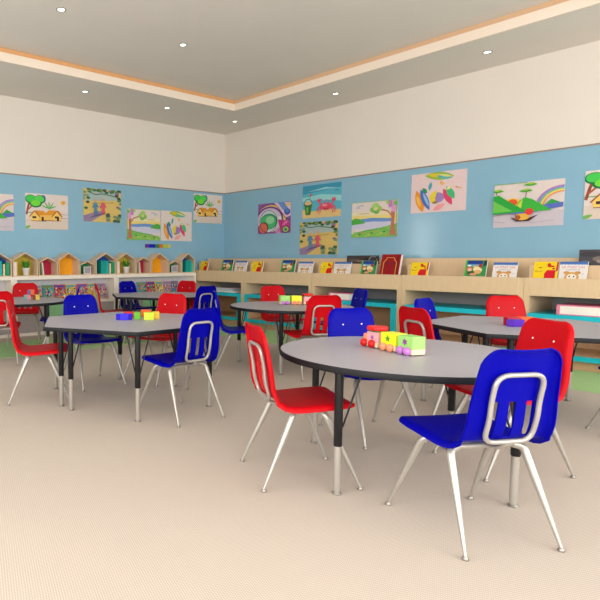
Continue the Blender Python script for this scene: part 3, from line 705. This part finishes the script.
def toy_train(label, loc, rz):
    # local -y is the decorated side; the green wagon starts at x=0 and the engine ends at x=-.37
    t = thing('toy_train', label, 'toy', loc, rz, 'wooden toy trains'); W = .041; R = .0225
    cream = (238, 216, 176)
    for x1, x0, top, wheel, star, scol, sn in ((0.0, -.105, (158, 214, 112), (190, 120, 200), .02, (140, 60, 150), 6), (-.122, -.232, (240, 236, 30), (246, 150, 110), .019, (60, 150, 40), 5)):
        bm, lay = toybm(); cbox(bm, lay, x0, x1, -W, W, .006, .034, cream)
        bx_ = link('wagon', bm, M['toy'], t)
        bm, lay = toybm(); cbox(bm, lay, x0, x1, -W, W, .034, .1, top); link('cargo_box', bm, M['toy'], bx_)
        link('star', star_bm(scol, star, sn, (x0 + x1) / 2, .069, -W - .0025), M['toy'], bx_)
        for wx in (x0 + .028, x1 - .03):
            for sy in (-1, 1): link('wheel', wheel_bm(wheel, wx, sy * (W + .006), R, R), M['toy'], bx_, 60)
        link('coupler', tube(new_bm(), [(x0 + .002, 0, .02), (x0 - .019, 0, .02)], .006, 8), M['dark_steel'], bx_, 60)
    x1, x0 = -.258, -.348
    bm, lay = toybm(); cbox(bm, lay, x0 - .036, x1, -W, W, .006, .032, cream); en = link('engine', bm, M['toy'], t)
    bm, lay = toybm(); cbox(bm, lay, x0, x1, -W * .9, W * .9, .032, .09, (240, 170, 176)); link('cab', bm, M['toy'], en)
    bm, lay = toybm(); cbox(bm, lay, x0 - .036, x0, -W * .85, W * .85, .032, .076, (246, 150, 110), .008); link('nose', bm, M['toy'], en)
    bm, lay = toybm(); lathe(bm, [(.055, .1), (.058, .103), (.058, .115), (.054, .121)], 28)
    for v in bm.verts: v.co.x = v.co.x * 1.0 + (x0 + x1) / 2 - .004; v.co.y *= .95
    fillcol(bm, lay, (226, 18, 18)); link('roof', bm, M['toy'], en, 50)
    bm, lay = toybm(); cbox(bm, lay, x0 + .008, x1 - .008, -W * .8, W * .8, .09, .101, (84, 120, 46)); link('roof_block', bm, M['toy'], en)
    link('star', star_bm((170, 80, 170), .014, 6, (x0 + x1) / 2, .06, -W * .9 - .0025), M['toy'], en)
    for wx in (x0 - .014, x1 - .04):
        for sy in (-1, 1): link('wheel', wheel_bm((214, 16, 20), wx, sy * (W + .004), R + .001, R + .001), M['toy'], en, 60)
    return t
toy_train('large wooden toy train with yellow and green wagons on the front round table', (6.446, -5.02, TZ), math.radians(-19.1))
toy_train('small distant wooden toy train on the centre round table before the wooden cabinet', (3.868, -3.0, TZ), math.radians(54 + 180))
def cube(name, label, cat, x, y, z, s, rz, cols, group, h=None, sx=None):
    bm, lay = toybm(); sx = sx or s
    cbox(bm, lay, -sx / 2, sx / 2, -s / 2, s / 2, 0, h or s, cols, .004)
    o = link(name, bm, M['toy'], None, None, (x, y, z), rz); tag(o, label, cat, group); return o
G1 = 'coloured blocks on the six-sided table'
A1 = math.radians(10)
def block(label, x, y, sx, sy, h, rz, col, z=TZ): cube('toy_block', label, 'block', x, y, z, sy, rz, col, G1, h, sx)
A1 = math.radians(54)
bm, lay = toybm(); prism(bm, [(.068 * math.cos(k * PI / 3), .04 * math.sin(k * PI / 3)) for k in range(6)], 0, .052, .004); fillcol(bm, lay, (44, 20, 206))
tag(link('toy_block', bm, M['toy'], None, None, (4.11, -5.25, TZ), A1), 'blue-purple six-sided toy block, leftmost on the table with coloured blocks', 'block', G1)
block('red toy block lying behind the blue-purple and green ones', 3.98, -5.1, .1, .05, .05, A1, (206, 24, 40))
block('green toy block right beside the blue-purple one', 4.135, -5.135, .058, .06, .06, A1, (92, 178, 36))
block('orange toy block behind the lime-yellow block', 4.0, -4.94, .085, .06, .06, A1, (240, 92, 22))
block('lime-yellow toy block in front of the orange one', 4.237, -5.088, .085, .06, .064, A1, (196, 214, 52))
block('yellow toy block, rightmost on the table with coloured blocks', 4.195, -4.985, .06, .06, .06, A1, (246, 200, 36))
G2 = 'coloured blocks on the right table'
bm, lay = toybm(); prism(bm, [(.068 * math.cos(k * PI / 3), .042 * math.sin(k * PI / 3)) for k in range(6)], 0, .052, .004); fillcol(bm, lay, (78, 6, 168))
tag(link('toy_block', bm, M['toy'], None, None, (6.215, -3.18, TZ), A1), 'purple six-sided toy block on the right-hand table beside the red chair', 'block', G2)
cube('toy_block', 'dark red toy block lying behind the purple block', 'block', 6.166, -3.108, TZ, .06, A1, (190, 10, 40), G2, .06, .1)
cube('toy_block', 'orange toy block behind the purple block, beside the dark red one', 'block', 6.213, -3.006, TZ, .06, A1, (246, 96, 22), G2, .06, .1)
G3 = 'letter cubes on the far left table'
F = math.radians(16)
cube('letter_cube', 'pink and teal letter cube, left in the bottom row', 'toy cube', 1.50, -4.905, TZ, .062, F, {'d': (226, 150, 156), 'y-': (110, 170, 166), 'x+': (236, 156, 160), 'z': (220, 190, 180)}, G3)
cube('letter_cube', 'yellow and brown letter cube, right in the bottom row', 'toy cube', 1.553, -4.812, TZ, .062, F, {'d': (226, 200, 90), 'y-': (150, 80, 60), 'x+': (244, 216, 86), 'z': (226, 200, 150)}, G3)
cube('letter_cube', 'orange and violet letter cube on top of the other two', 'toy cube', 1.522, -4.866, TZ + .0625, .062, F, {'d': (236, 120, 80), 'y-': (120, 90, 150), 'x+': (240, 120, 76), 'z': (226, 150, 120)}, G3)
# ------------------------------------------------------------------ wooden display cabinets along the right wall
YC = -.9; ZL0, ZL1 = .745, .938
EDG = [.06, 1.36, 2.72, 4.085, 5.455, 6.82, 8.18]
CAB = ['wooden display cabinet in the room corner with turquoise lower cube', 'second wooden display cabinet from the corner, behind the distant toy train', 'wooden display cabinet with the dark red book in its tray',
       'wooden display cabinet behind the right-hand hexagon table, with bear book', 'wooden display cabinet at the right picture edge, with the pink box on its shelf', 'last wooden display cabinet, beyond the right picture edge']
for i in range(6):
    x0, x1 = EDG[i] + .0015, EDG[i + 1] - .0015; t = thing('display_cabinet', CAB[i], 'cabinet', ((x0 + x1) / 2, YC, 0), 0, 'wooden display cabinets'); X0, X1 = x0 - (x0 + x1) / 2, x1 - (x0 + x1) / 2; p_ = .052; pt = .016
    Y = lambda y: y - YC
    for a, b in ((X0, X0 + p_), (X1 - p_, X1)):
        c_, d_ = (a, a + pt) if a == X0 else (b - pt, b)
        bm = new_bm(); box(bm, a, b, Y(YC + .002), Y(-.02), 0, ZL0 + .02); box(bm, a, b, Y(YC + .002), Y(YC + .025), ZL0 + .02, ZL1 - .001); box(bm, c_, d_, Y(YC + .025), Y(-.502), ZL0 + .046, ZL1 - .004); box(bm, c_, d_, Y(-.72), Y(-.502), ZL1 - .004, 1.07); link('side_panel', bm, M['wood'], t)
    link('front_rail', bx(X0 + p_ - (0 if i else p_), X1 - p_, Y(YC), Y(YC + .025), ZL0, ZL1, .002), M['wood'], t)
    link('tray_floor', bx(X0, X1, Y(YC + .025), Y(-.02), ZL0 + .02, ZL0 + .045), M['woodin'], t)
    link('tray_back', bx(X0, X1, Y(-.5), Y(-.48), ZL0 + .05, 1.152), M['wood'], t)
    link('top_board', bx(X0, X1, Y(-.48), Y(-.02), 1.13, 1.152), M['wood'], t)
    link('back_panel', bx(X0 + p_, X1 - p_, Y(-.22), Y(-.2), .1, ZL0 + .02), M['greyin'], t)
    link('plinth', bx(X0 + p_, X1 - p_, Y(YC + .02), Y(YC + .04), 0, .1), M['woodin'], t)
    # turquoise cube frame
    bm = new_bm(); f0, f1 = Y(YC - .03), Y(-.24); a, b = X0 + p_ + .002, X1 - p_ - .002; th = .058
    box(bm, a, b, f0, f1, .508, .56); box(bm, a, b, f0, f1, .1, .15); box(bm, a, a + th, f0, f1, .15, .508); box(bm, b - th, b, f0, f1, .15, .508)
    cu = link('cube_frame', bm, M['turq'], t)
    bm = new_bm(); e = .003
    box(bm, a + th, b - th, f1 - .03, f1 - .015, .15, .508); box(bm, a + th, a + th + e, f0 + .03, f1 - .03, .15, .508); box(bm, b - th - e, b - th, f0 + .03, f1 - .03, .15, .508); box(bm, a + th, b - th, f0 + .03, f1 - .03, .15, .153); box(bm, a + th, b - th, f0 + .03, f1 - .03, .505, .508)
    link('cube_lining', bm, M['woodin'], cu)
# extra tray risers that carry the dark boards
def riser(x0, x1, label):
    tag(link('tray_riser', bx(x0, x1, -.66, -.502, ZL0 + .046, 1.072, .002), M['wood']), label, 'shelf block')
riser(3.03, 3.6, 'low wooden riser block in the cabinet tray below the dark scenic board')
riser(5.8, 6.5, 'low wooden riser block in the cabinet tray below the grey-brown board at the right edge')

# books
def cover_green(a):
    a.poly([(0, 0), (1, 0), (1, 1), (0, 1)], (80, 140, 70)); a.poly([(.1, .72), (.8, .72), (.8, .97), (.1, .97)], (30, 60, 140)); a.poly([(.1, .62), (.8, .6), (.8, .76), (.1, .76)], (90, 150, 200)); a.ell(.2, .66, .1, .05, (225, 232, 235)); a.ell(.5, .62, .16, .06, (190, 190, 110))
    a.ell(.22, .45, .13, .15, (210, 110, 80)); a.ell(.24, .4, .1, .1, (240, 190, 170)); a.ell(.6, .42, .2, .18, (238, 222, 170), 30); a.ell(.72, .66, .09, .12, (170, 50, 60)); a.ell(.62, .28, .16, .12, (226, 170, 110)); a.poly([(.84, .1), (1, .1), (1, .97), (.84, .97)], (40, 150, 80)); a.poly([(.85, .6), (1, .7), (1, .97), (.86, .97)], (20, 60, 60)); a.ell(.3, .22, .16, .1, (50, 90, 50)); a.poly([(0, 0), (.07, 0), (.07, 1), (0, 1)], (90, 190, 90)); a.ell(.42, .12, .16, .08, (220, 150, 120))
def cover_white(a):
    a.poly([(0, .84), (1, .84), (1, 1), (0, 1)], (70, 110, 176)); a.poly([(0, .82), (1, .82), (1, .86), (0, .86)], (120, 150, 200))
    for k in range(7): a.ell(.14 + k * .12, .82, .018, .022, (236, 236, 240), n=8)
    a.text('LA TOAT CAS', .5, .62, a.w * .135, (206, 96, 116)); a.text('A TOAD BOTTLE', .5, .5, a.w * .066, (90, 92, 110))
    a.ell(.28, .36, .11, .09, (205, 150, 80)); a.ell(.68, .36, .11, .09, (205, 150, 80)); a.ell(.48, .1, .26, .3, (214, 160, 86)); a.ell(.48, .12, .18, .17, (244, 232, 214)); a.ell(.4, .14, .028, .045, (60, 40, 30)); a.ell(.56, .14, .028, .045, (60, 40, 30)); a.line([(.84, .3), (.93, .3)], .006, (90, 120, 120))
def cover_yellow(a):
    a.poly([(0, 0), (1, 0), (1, 1), (0, 1)], (242, 208, 20)); a.poly([(0, .45), (.5, .45), (.5, .48), (0, .48)], (226, 196, 30)); a.leaf(.27, .64, .08, .03, (80, 110, 40), 15); a.text('Danset', .22, .38, a.w * .1, (120, 100, 30))
    a.poly([(.56, .5), (.9, .5), (.9, 0), (.46, 0), (.46, .3)], (212, 10, 34)); a.arc(.78, .82, .17, 150, 290, .03, (196, 14, 30), sy=.9); a.poly([(.56, .86), (.66, .92), (.7, .78), (.64, .64), (.58, .7)], (206, 20, 34)); a.ell(.82, .58, .05, .05, (196, 14, 30)); a.poly([(.92, .4), (1, .5), (1, 1), (.94, .98)], (200, 30, 40))
def cover_red(a):
    a.poly([(.86, 0), (.9, 0), (.9, 1), (.86, 1)], (90, 8, 14)); a.line([(.14, 0), (.14, .62), (.24, .72), (.3, .84), (.66, .84), (.72, .72), (.82, .62), (.82, 0)], .008, (226, 180, 80)); a.text('Stories', .48, .52, .045, (70, 40, 60))
def cover_dark(a):
    a.poly([(0, 0), (1, 0), (1, 1), (0, 1)], (62, 56, 56)); a.ell(.25, .4, .2, .16, (96, 84, 76)); a.ell(.5, .3, .2, .14, (128, 104, 90)); a.ell(.62, .55, .12, .14, (40, 38, 44)); a.arc(.82, .4, .12, 0, 300, .012, (130, 130, 140)); a.ell(.92, .7, .06, .08, (30, 32, 40)); a.ell(.95, .9, .012, .012, (220, 220, 225)); a.ell(.74, .62, .02, .02, (150, 150, 160))
def cover_brown(a):
    a.poly([(0, 0), (1, 0), (1, 1), (0, 1)], (72, 70, 74)); a.ell(.45, .4, .22, .2, (120, 108, 100)); a.ell(.6, .25, .3, .2, (150, 136, 124)); a.ell(.2, .7, .2, .16, (60, 58, 64)); a.ell(.75, .7, .2, .14, (96, 92, 90)); a.ell(.12, .2, .08, .1, (90, 104, 110))
TILT = math.radians(14)
def tray_book(name, cover, x0, x1, ztop, label, y=-.735, t=.016, paper=(232, 228, 222), zb=ZL0 + .047, cat='book', group='picture books in the cabinet tray', tilt=TILT, pg=True, yo=0.42):
    w = x1 - x0; h = (ztop - zb) / math.cos(tilt)
    R_ = Matrix.Rotation(-tilt, 4, 'X')
    T = Matrix.Translation((x0, y - .0 - .03, zb + t * math.sin(tilt) + .001)) @ R_
    a = Art(w, h, .003, paper); a.yo = yo; cover(a)
    b = bpy.data.objects.new(name, None); C.objects.link(b); b.matrix_world = T; tag(b, label, cat, group)
    o = a.done('cover', M['print'], b); o.matrix_local = MR
    if pg:
        q = link('page_block', bx(.004, w - .001, .001, t - .003, .003, h - .003), M['pages'], b)
        a2 = Art(w, h, .003, paper); q2 = a2.done('back_cover', M['print'], b); q2.matrix_local = Matrix.Translation((0, t, 0)) @ MR
for n, (cv, x0, x1, z, l) in enumerate(((cover_yellow, .1, .3, 1.10, 'yellow and red picture book in the tray nearest the room corner'), (cover_green, .66, .925, 1.127, 'green animal picture book, first of its kind from the corner'), (cover_white, .986, 1.255, 1.108, 'white bear picture book with blue top strip, first from the corner'),
        (cover_yellow, 1.382, 1.61, 1.094, 'yellow and red picture book above the red chair of the centre table'), (cover_green, 1.995, 2.265, 1.123, 'green animal picture book below the forest-path drawing'), (cover_white, 2.33, 2.595, 1.097, 'white bear picture book above the distant toy train'),
        (cover_yellow, 2.742, 2.955, 1.09, 'yellow and red picture book between two white bear books'), (cover_white, 2.97, 3.235, 1.095, 'white bear picture book left of the dark scenic board'), (cover_green, 3.4, 3.625, 1.112, 'green animal picture book before the dark board, left of the big red book'),
        (cover_yellow, 4.107, 4.33, 1.092, 'yellow and red picture book just right of the big dark red book'), (cover_green, 4.765, 5.0, 1.12, 'rightmost green animal picture book, above the right-hand table'), (cover_white, 5.07, 5.315, 1.095, 'white bear picture book above the red chair of the right-hand table'),
        (cover_yellow, 5.476, 5.7, 1.105, 'rightmost yellow and red picture book in the tray'), (cover_white, 5.71, 5.95, 1.106, 'rightmost white bear picture book, below the grey-brown board'))):
    tray_book('picture_book', cv, x0, x1, z, l)
tray_book('hardback_book', cover_red, 3.7, 3.965, 1.19, 'big dark red hardback book with a gold outline frame in the tray', -.76, .05, (150, 6, 18), yo=.3)
def board(x0, x1, z0, z1, cv, label):
    tray_book('scenic_board', cv, x0, x1, z1, label, -.528, .01, (60, 54, 54), z0, 'picture board', 'scenic boards on the cabinets', math.radians(4), False, 0)
board(3.07, 3.57, 1.073, 1.19, cover_dark, 'dark scenic picture board standing on the cabinet left of the big red book')
board(5.83, 6.33, 1.073, 1.236, cover_brown, 'grey-brown scenic picture board on the cabinet at the right picture edge')
def storage_box(x0, x1, y0, y1, z, h, label):
    t = thing('storage_box', label, 'box', ((x0 + x1) / 2, (y0 + y1) / 2, z), 0, 'pink and white boxes on the turquoise cubes'); a, b, c, d = x0 - (x0 + x1) / 2, x1 - (x0 + x1) / 2, y0 - (y0 + y1) / 2, y1 - (y0 + y1) / 2
    link('body', bx(a + .03, b, c + .004, d - .004, .01, h - .012), M['pages'], t); bm = new_bm(); box(bm, a, b, c, d, h - .012, h, .003); box(bm, a, b, c, d, 0, .01, .003); box(bm, a, a + .03, c, d, .01, h - .012)
    link('cover', bm, cmat((226, 130, 160)), t)
storage_box(5.76, 6.22, -.9, -.5, .561, .105, 'pink and white storage box on the turquoise cube at the right picture edge')
storage_box(3.0, 3.33, -.88, -.55, .561, .1, 'pink and white storage box on the shelf behind the centre round table')
for k in range(3):
    tag(link('paper_stack', bx(.66 - .05 * k, 1.12 - .06 * k, -.84, -.5, .561 + .026 * k, .561 + .026 * k + .0255, .002), (M['pages'], cmat((196, 206, 206)), M['lilac'])[k]), ('bottom pale book of the small pile in the corner cabinet', 'middle grey-green book of the small pile in the corner cabinet', 'top lilac book of the small pile in the corner cabinet')[k], 'book', 'small pile of books in the corner cabinet')

# ------------------------------------------------------------------ white bookcases along the left wall
XS, ZS = .25, .893
UN = [(-2.72, -.955, 'white low bookcase with house boxes nearest the room corner', 'green'), (-4.527, -2.72, 'white low bookcase with house boxes in the middle of the left wall', 'mid'), (-6.33, -4.527, 'white low bookcase cut off by the left picture edge', 'left')]
for y0, y1, l, k in UN:
    t = thing('white_bookcase', l, 'bookcase', (0, (y0 + y1) / 2, 0), 0, 'white low bookcases'); a, b = y0 - (y0 + y1) / 2 + .001, y1 - (y0 + y1) / 2 - .001
    link('top_board', bx(.002, XS, a, b, ZS - .052, ZS, .002), M['white'], t)
    for c, d in ((a, a + .045), (b - .045, b)): link('side_panel', bx(.002, XS - .004, c, d, 0, ZS - .052), M['white'], t)
    link('shelf', bx(.02, XS - .006, a + .045, b - .045, .455, .497), M['white'], t); link('back_panel', bx(.002, .02, a + .045, b - .045, 0, ZS - .052), M['lilac'], t)
    link('plinth', bx(.02, XS - .02, a + .045, b - .045, 0, .05), M['white'], t)
    L = b - a - .09; s = a + .045
    for j, (f0, f1, m) in enumerate(((0, .3, 'mauve'), (.3, .62, 'ltgreen'), (.62, 1, 'mauve'))):
        d_ = link('drawer', bx(.03, XS - .012, s + L * f0 + .004, s + L * f1 - .004, .055, .45, .003), M[m], t)
# magazines
def cover_mag(seed, base):
    r = random.Random(seed)
    def f(a):
        a.poly([(0, 0), (1, 0), (1, 1), (0, 1)], base); a.poly([(.06, .82), (.94, .82), (.94, .95), (.06, .95)], [min(255, 40 + int(v * .6)) for v in base][::-1])
        for k in range(70):
            a.ell(.08 + .84 * r.random(), .06 + .72 * r.random(), .03 + .05 * r.random(), .03 + .04 * r.random(), r.choice([(226, 70, 70), (240, 200, 60), (60, 130, 190), (240, 230, 220), (80, 170, 110), (40, 60, 120), (230, 130, 170), (60, 50, 60), (70, 180, 180), (240, 150, 60)]), 360 * r.random(), 9)
    return f
def magazine(y0, y1, base, seed, label):
    w = y1 - y0 - .003; h = .255; tilt = math.radians(12)
    T = Matrix.Translation((.105, y0 + .006, .4985)) @ Matrix.Rotation(-tilt, 4, 'Y') @ ML
    a = Art(w, h, .006, base); cover_mag(seed, base)(a); o = a.done('magazine', M['print'], None, T); tag(o, label, 'magazine', 'picture magazines on the white bookcases')
MG = [(-4.2, -4.0, (224, 180, 170), 'pale pink magazine beside the letter cubes'), (-3.99, -3.79, (70, 170, 170), 'teal magazine, second from the left in the middle bookcase'), (-3.78, -3.59, (214, 60, 80), 'red magazine, third from the left in the middle bookcase'), (-3.58, -3.4, (236, 200, 70), 'yellow magazine left of the edge-on blue chair'),
      (-3.38, -3.18, (226, 90, 110), 'pink-red magazine above the front-facing blue chair'), (-3.17, -3.0, (214, 200, 90), 'yellow-green magazine right of the edge-on red chair'), (-2.99, -2.82, (206, 150, 180), 'pinkish magazine at the right end of the middle bookcase'),
      (-2.66, -2.46, (40, 90, 200), 'blue magazine at the left end of the corner bookcase'), (-2.18, -1.98, (80, 170, 170), 'teal magazine right of the distant blue chair'), (-1.97, -1.79, (206, 70, 80), 'red and blue magazine, second right of the distant blue chair'), (-1.78, -1.6, (236, 210, 60), 'yellow magazine in the corner bookcase'), (-1.59, -1.42, (206, 150, 190), 'pink-lilac magazine left of the distant red chair'), (-1.41, -1.24, (90, 130, 190), 'blue-toned magazine hidden mostly by the distant red chair')]
for k, (a, b, c, l) in enumerate(MG): magazine(a, b, c, 30 + k, l)
for k in range(2): tag(link('flat_book', bx(.06, .23, -5.1, -4.66, .498 + .03 * k, .498 + .03 * k + .0295, .002), (cmat((224, 90, 130)), M['pages'])[k]), ('pink flat book at the bottom of the pile at the left picture edge', 'white flat book on top of the pink one at the left picture edge')[k], 'book', 'flat books at the left edge')

# house-shaped boxes on the bookcase top
def house(y0, y1, ze, za, back, label, dep=.222):
    w = y1 - y0; t = thing('house_box', label, 'house box', (0, y0, ZS + .0005), 0, 'house-shaped shelf boxes'); e, a_ = ze - ZS, za - ZS; th = .013
    out = [(0.002, 0), (w - .002, 0), (w - .002, e), (w / 2, a_), (0.002, e)]
    inn = [(th, th), (w - th, th), (w - th, e - th * .5), (w / 2, a_ - th * 1.35), (th, e - th * .5)]
    bm = new_bm(); n = 5
    V = [[bm.verts.new((x, p_[0], p_[1])) for p_ in ps] for x, ps in ((dep, out), (dep, inn), (.004, out), (.004, inn))]
    for i in range(n):
        j = (i + 1) % n
        bm.faces.new((V[0][i], V[0][j], V[1][j], V[1][i])); bm.faces.new((V[2][j], V[2][i], V[3][i], V[3][j])); bm.faces.new((V[0][j], V[0][i], V[2][i], V[2][j])); bm.faces.new((V[1][i], V[1][j], V[3][j], V[3][i]))
    bmesh.ops.recalc_face_normals(bm, faces=bm.faces[:]); link('shell', bm, M['house'], t)
    bm = new_bm(); f = [bm.verts.new((.016, p_[0], p_[1])) for p_ in inn]; g2 = [bm.verts.new((.008, p_[0], p_[1])) for p_ in inn]; bm.faces.new(f); bm.faces.new(g2[::-1])
    for i in range(n): j = (i + 1) % n; bm.faces.new((f[j], f[i], g2[i], g2[j]))
    bmesh.ops.recalc_face_normals(bm, faces=bm.faces[:]); link('back_panel', bm, cmat(back), t)
BLU, YEL, MAR, ORA, GRE = (20, 80, 160), (206, 186, 60), (190, 30, 66), (246, 168, 20), (30, 150, 96)
HS = [(-5.79, -5.46, ORA, 'o', 'orange-backed house box beyond the left picture edge'), (-5.42, -5.17, GRE, 's', 'small green-backed house box beyond the left picture edge'), (-4.95, -4.545, BLU, 'w', 'blue-backed house box with teal books cut by the left picture edge'), (-4.53, -4.125, YEL, 'w', 'yellow-backed house box with a potted plant, nearest the left edge'), (-4.115, -3.79, MAR, 'm', 'maroon-backed house box left of the tall orange one over the letter-cube table'),
      (-3.78, -3.405, ORA, 'w', 'orange-backed empty house box above the front-facing blue chair'), (-3.4, -3.11, GRE, 's', 'small green house box with a picture frame, left one'), (-3.1, -2.705, BLU, 'w', 'blue-backed house box with teal books in the middle of the row'), (-2.695, -2.3, YEL, 'w', 'yellow-backed house box with a potted plant, nearer the corner'), (-2.29, -1.98, MAR, 'm', 'maroon-backed house box below the river drawing'),
      (-1.97, -1.59, ORA, 'w', 'orange-backed house box below the feather drawing'), (-1.58, -1.285, GRE, 's', 'small green house box with a picture frame, nearer the corner'), (-1.28, -.958, BLU, 'w', 'blue-backed house box with teal books, last before the wooden cabinet')]
HD = dict(o=(1.135, 1.25), w=(1.135, 1.25), m=(1.1, 1.18), s=(1.058, 1.118))
for y0, y1, c, k, l in HS: house(y0, y1, HD[k][0], HD[k][1], c, l)
def hbook(y0, t, h, col, label, x0=.03, dep=.165, lean=0):
    rt = thing('small_book', label, 'book', (x0, y0, ZS + .0145), 0, 'books in the house boxes'); rt.rotation_euler.x = math.radians(lean)
    bm = new_bm(); box(bm, 0, dep, 0, .003, 0, h); box(bm, 0, dep, t - .003, t, 0, h); box(bm, dep - .003, dep, .003, t - .003, 0, h); link('cover', bm, cmat(col), rt)
    link('page_block', bx(.004, dep - .003, .003, t - .003, .003, h - .004), M['pages'], rt)
for s, side in ((-4.945, 'at the left picture edge'), (-3.095, 'in the middle of the row'), (-1.275, 'nearest the wooden cabinet')):
    hbook(s + .11, .09, .215, (18, 150, 140), 'thick teal book in the blue house box ' + side); hbook(s + .205, .05, .21, (24, 170, 160), 'thin bright teal book in the blue house box ' + side); 
    if s < -2: hbook(s + .275, .028, .17, (226, 206, 170), 'cream book in the blue house box ' + side); hbook(s + .32, .05, .19, (30, 150, 100), 'green book in the blue house box ' + side)
    else: hbook(s + .258, .03, .16, (110, 190, 150), 'pale green book in the blue house box ' + side)
for s, side in ((-4.53, 'near the left edge'), (-2.695, 'nearer the corner')):
    hbook(s + .018, .045, .2, (232, 214, 204), 'white book in the yellow house box ' + side, .04, .17); hbook(s + .07, .02, .2, (216, 178, 120), 'tan book in the yellow house box ' + side, .03, .15)
for s, side in ((-4.115, 'above the letter-cube table'), (-2.29, 'below the river drawing')):
    hbook(s + .016, .03, .18, (70, 110, 70), 'dark green book in the maroon house box ' + side, .05, .15); hbook(s + .073, .022, .19, (218, 212, 180), 'leaning cream book in the maroon house box ' + side, .05, .165, 9 - 9 * 0 if False else 6)
def plant(y, label):
    t = thing('potted_plant', label, 'plant', (.15, y, ZS + .0145), 0, 'potted plants in the house boxes'); t.scale = (1.22, 1.22, 1.1)
    link('pot', lathe(new_bm(), [(.032, 0), (.036, .004), (.047, .085), (.05, .088), (.05, .1), (.044, .1), (.042, .085)], 20), M['pot'], t, 40); link('soil', lathe(new_bm(), [(.042, .082), (.042, .09)], 16), M['soil'], t)
    bm = new_bm(); r = random.Random(int(-y * 100))
    for k in range(34):
        a = 2 * PI * r.random(); ln = .06 + .07 * r.random(); out = .015 + .055 * r.random(); w = .007
        p0 = Vector((.02 * math.cos(a), .02 * math.sin(a), .088)); p1 = p0 + Vector((out * .5 * math.cos(a), out * .5 * math.sin(a), ln * .7)); p2 = p0 + Vector((out * math.cos(a), out * math.sin(a), ln)); sd = Vector((-math.sin(a), math.cos(a), 0)) * w; up = Vector((math.cos(a), math.sin(a), 0)) * .002
        A = [bm.verts.new(v) for v in (p0 - sd * .5, p0 + sd * .5, p1 + sd, p1 - sd, p2)]; B = [bm.verts.new(v + up) for v in (p0 - sd * .5, p0 + sd * .5, p1 + sd, p1 - sd, p2)]
        bm.faces.new(A[:4]); bm.faces.new((A[3], A[2], A[4])); bm.faces.new(B[3::-1]); bm.faces.new((B[4], B[2], B[3]))
        for i, j in ((0, 1), (1, 2), (2, 4), (4, 3), (3, 0)): bm.faces.new((A[j], A[i], B[i], B[j]))
    bmesh.ops.recalc_face_normals(bm, faces=bm.faces[:]); tag(link('foliage', bm, M['plant'], t), kind='stuff')
plant(-4.29, 'small green plant in a white pot in the yellow house box nearest the left edge'); plant(-2.455, 'small green plant in a white pot in the yellow house box nearer the corner')
def picframe(y, label):
    t = thing('framed_photo', label, 'picture frame', (.17, y, ZS + .0145), 0, 'small picture frames'); w, h, b = .135, .12, .012; bm = new_bm()
    box(bm, 0, .012, -w / 2, w / 2, 0, b); box(bm, 0, .012, -w / 2, w / 2, h - b, h); box(bm, 0, .012, -w / 2, -w / 2 + b, b, h - b); box(bm, 0, .012, w / 2 - b, w / 2, b, h - b); link('frame', bm, cmat((212, 208, 206)), t)
    link('picture', bx(.002, .008, -w / 2 + b, w / 2 - b, b, h - b), M['glass'], t)
picframe(-3.235, 'small silver picture frame in the small green house box, left one'); picframe(-1.415, 'small silver picture frame in the small green house box nearer the corner')

# ------------------------------------------------------------------ light
def area(name, loc, rot, sx, sy, power, col):
    l = bpy.data.lights.new(name, 'AREA'); l.shape = 'RECTANGLE'; l.size = sx; l.size_y = sy; l.energy = power; l.color = col
    o = bpy.data.objects.new(name, l); C.objects.link(o); o.location = loc; o.rotation_euler = rot; return o
for a, b in WX: area('daylight_window', ((a + b) / 2, YF - .14, 1.8), (PI / 2, 0, 0), b - a, 2.2, 175, (.99, .995, 1))
for a, b in WY: area('daylight_window', (XR + .14, (a + b) / 2, 1.8), (PI / 2, 0, PI / 2), b - a, 2.2, 135, (.99, .995, 1))
area('daylight_window', (-.14, (LW[0] + LW[1]) / 2, (LW[2] + LW[3]) / 2), (PI / 2, 0, -PI / 2), 1.3, 1.4, 45, (.99, .995, 1))
w = bpy.data.worlds.new('World'); bpy.context.scene.world = w; w.use_nodes = True
bg = w.node_tree.nodes['Background']; bg.inputs[0].default_value = (.95, .97, 1, 1); bg.inputs[1].default_value = 1.0

# ------------------------------------------------------------------ camera
F_, PX, PY, YAW, PIT, ROLL = 559.38, 132.38, 298.62, .949, .0709, -.0021
cam = bpy.data.cameras.new('Camera'); co = bpy.data.objects.new('Camera', cam); C.objects.link(co)
cam.sensor_width = 36; cam.sensor_fit = 'HORIZONTAL'; cam.lens = F_ / 600 * 36; cam.shift_x = (300 - PX) / 600; cam.shift_y = (PY - 300) / 600; cam.clip_start = .05
fw = Vector((-math.sin(YAW) * math.cos(PIT), math.cos(YAW) * math.cos(PIT), -math.sin(PIT))); r_ = Vector((math.cos(YAW), math.sin(YAW), 0)); u_ = r_.cross(fw)
r2 = r_ * math.cos(ROLL) + u_ * math.sin(ROLL); u2 = -r_ * math.sin(ROLL) + u_ * math.cos(ROLL)
co.matrix_world = Matrix(((r2.x, u2.x, -fw.x, 7.9111), (r2.y, u2.y, -fw.y, -7.8894), (r2.z, u2.z, -fw.z, 1.15), (0, 0, 0, 1)))
sc = bpy.context.scene; sc.camera = co
sc.view_settings.view_transform = 'Standard'; sc.view_settings.look = 'None'; sc.view_settings.gamma = 1; sc.view_settings.use_curve_mapping = False
sc.view_settings.exposure = 0.0
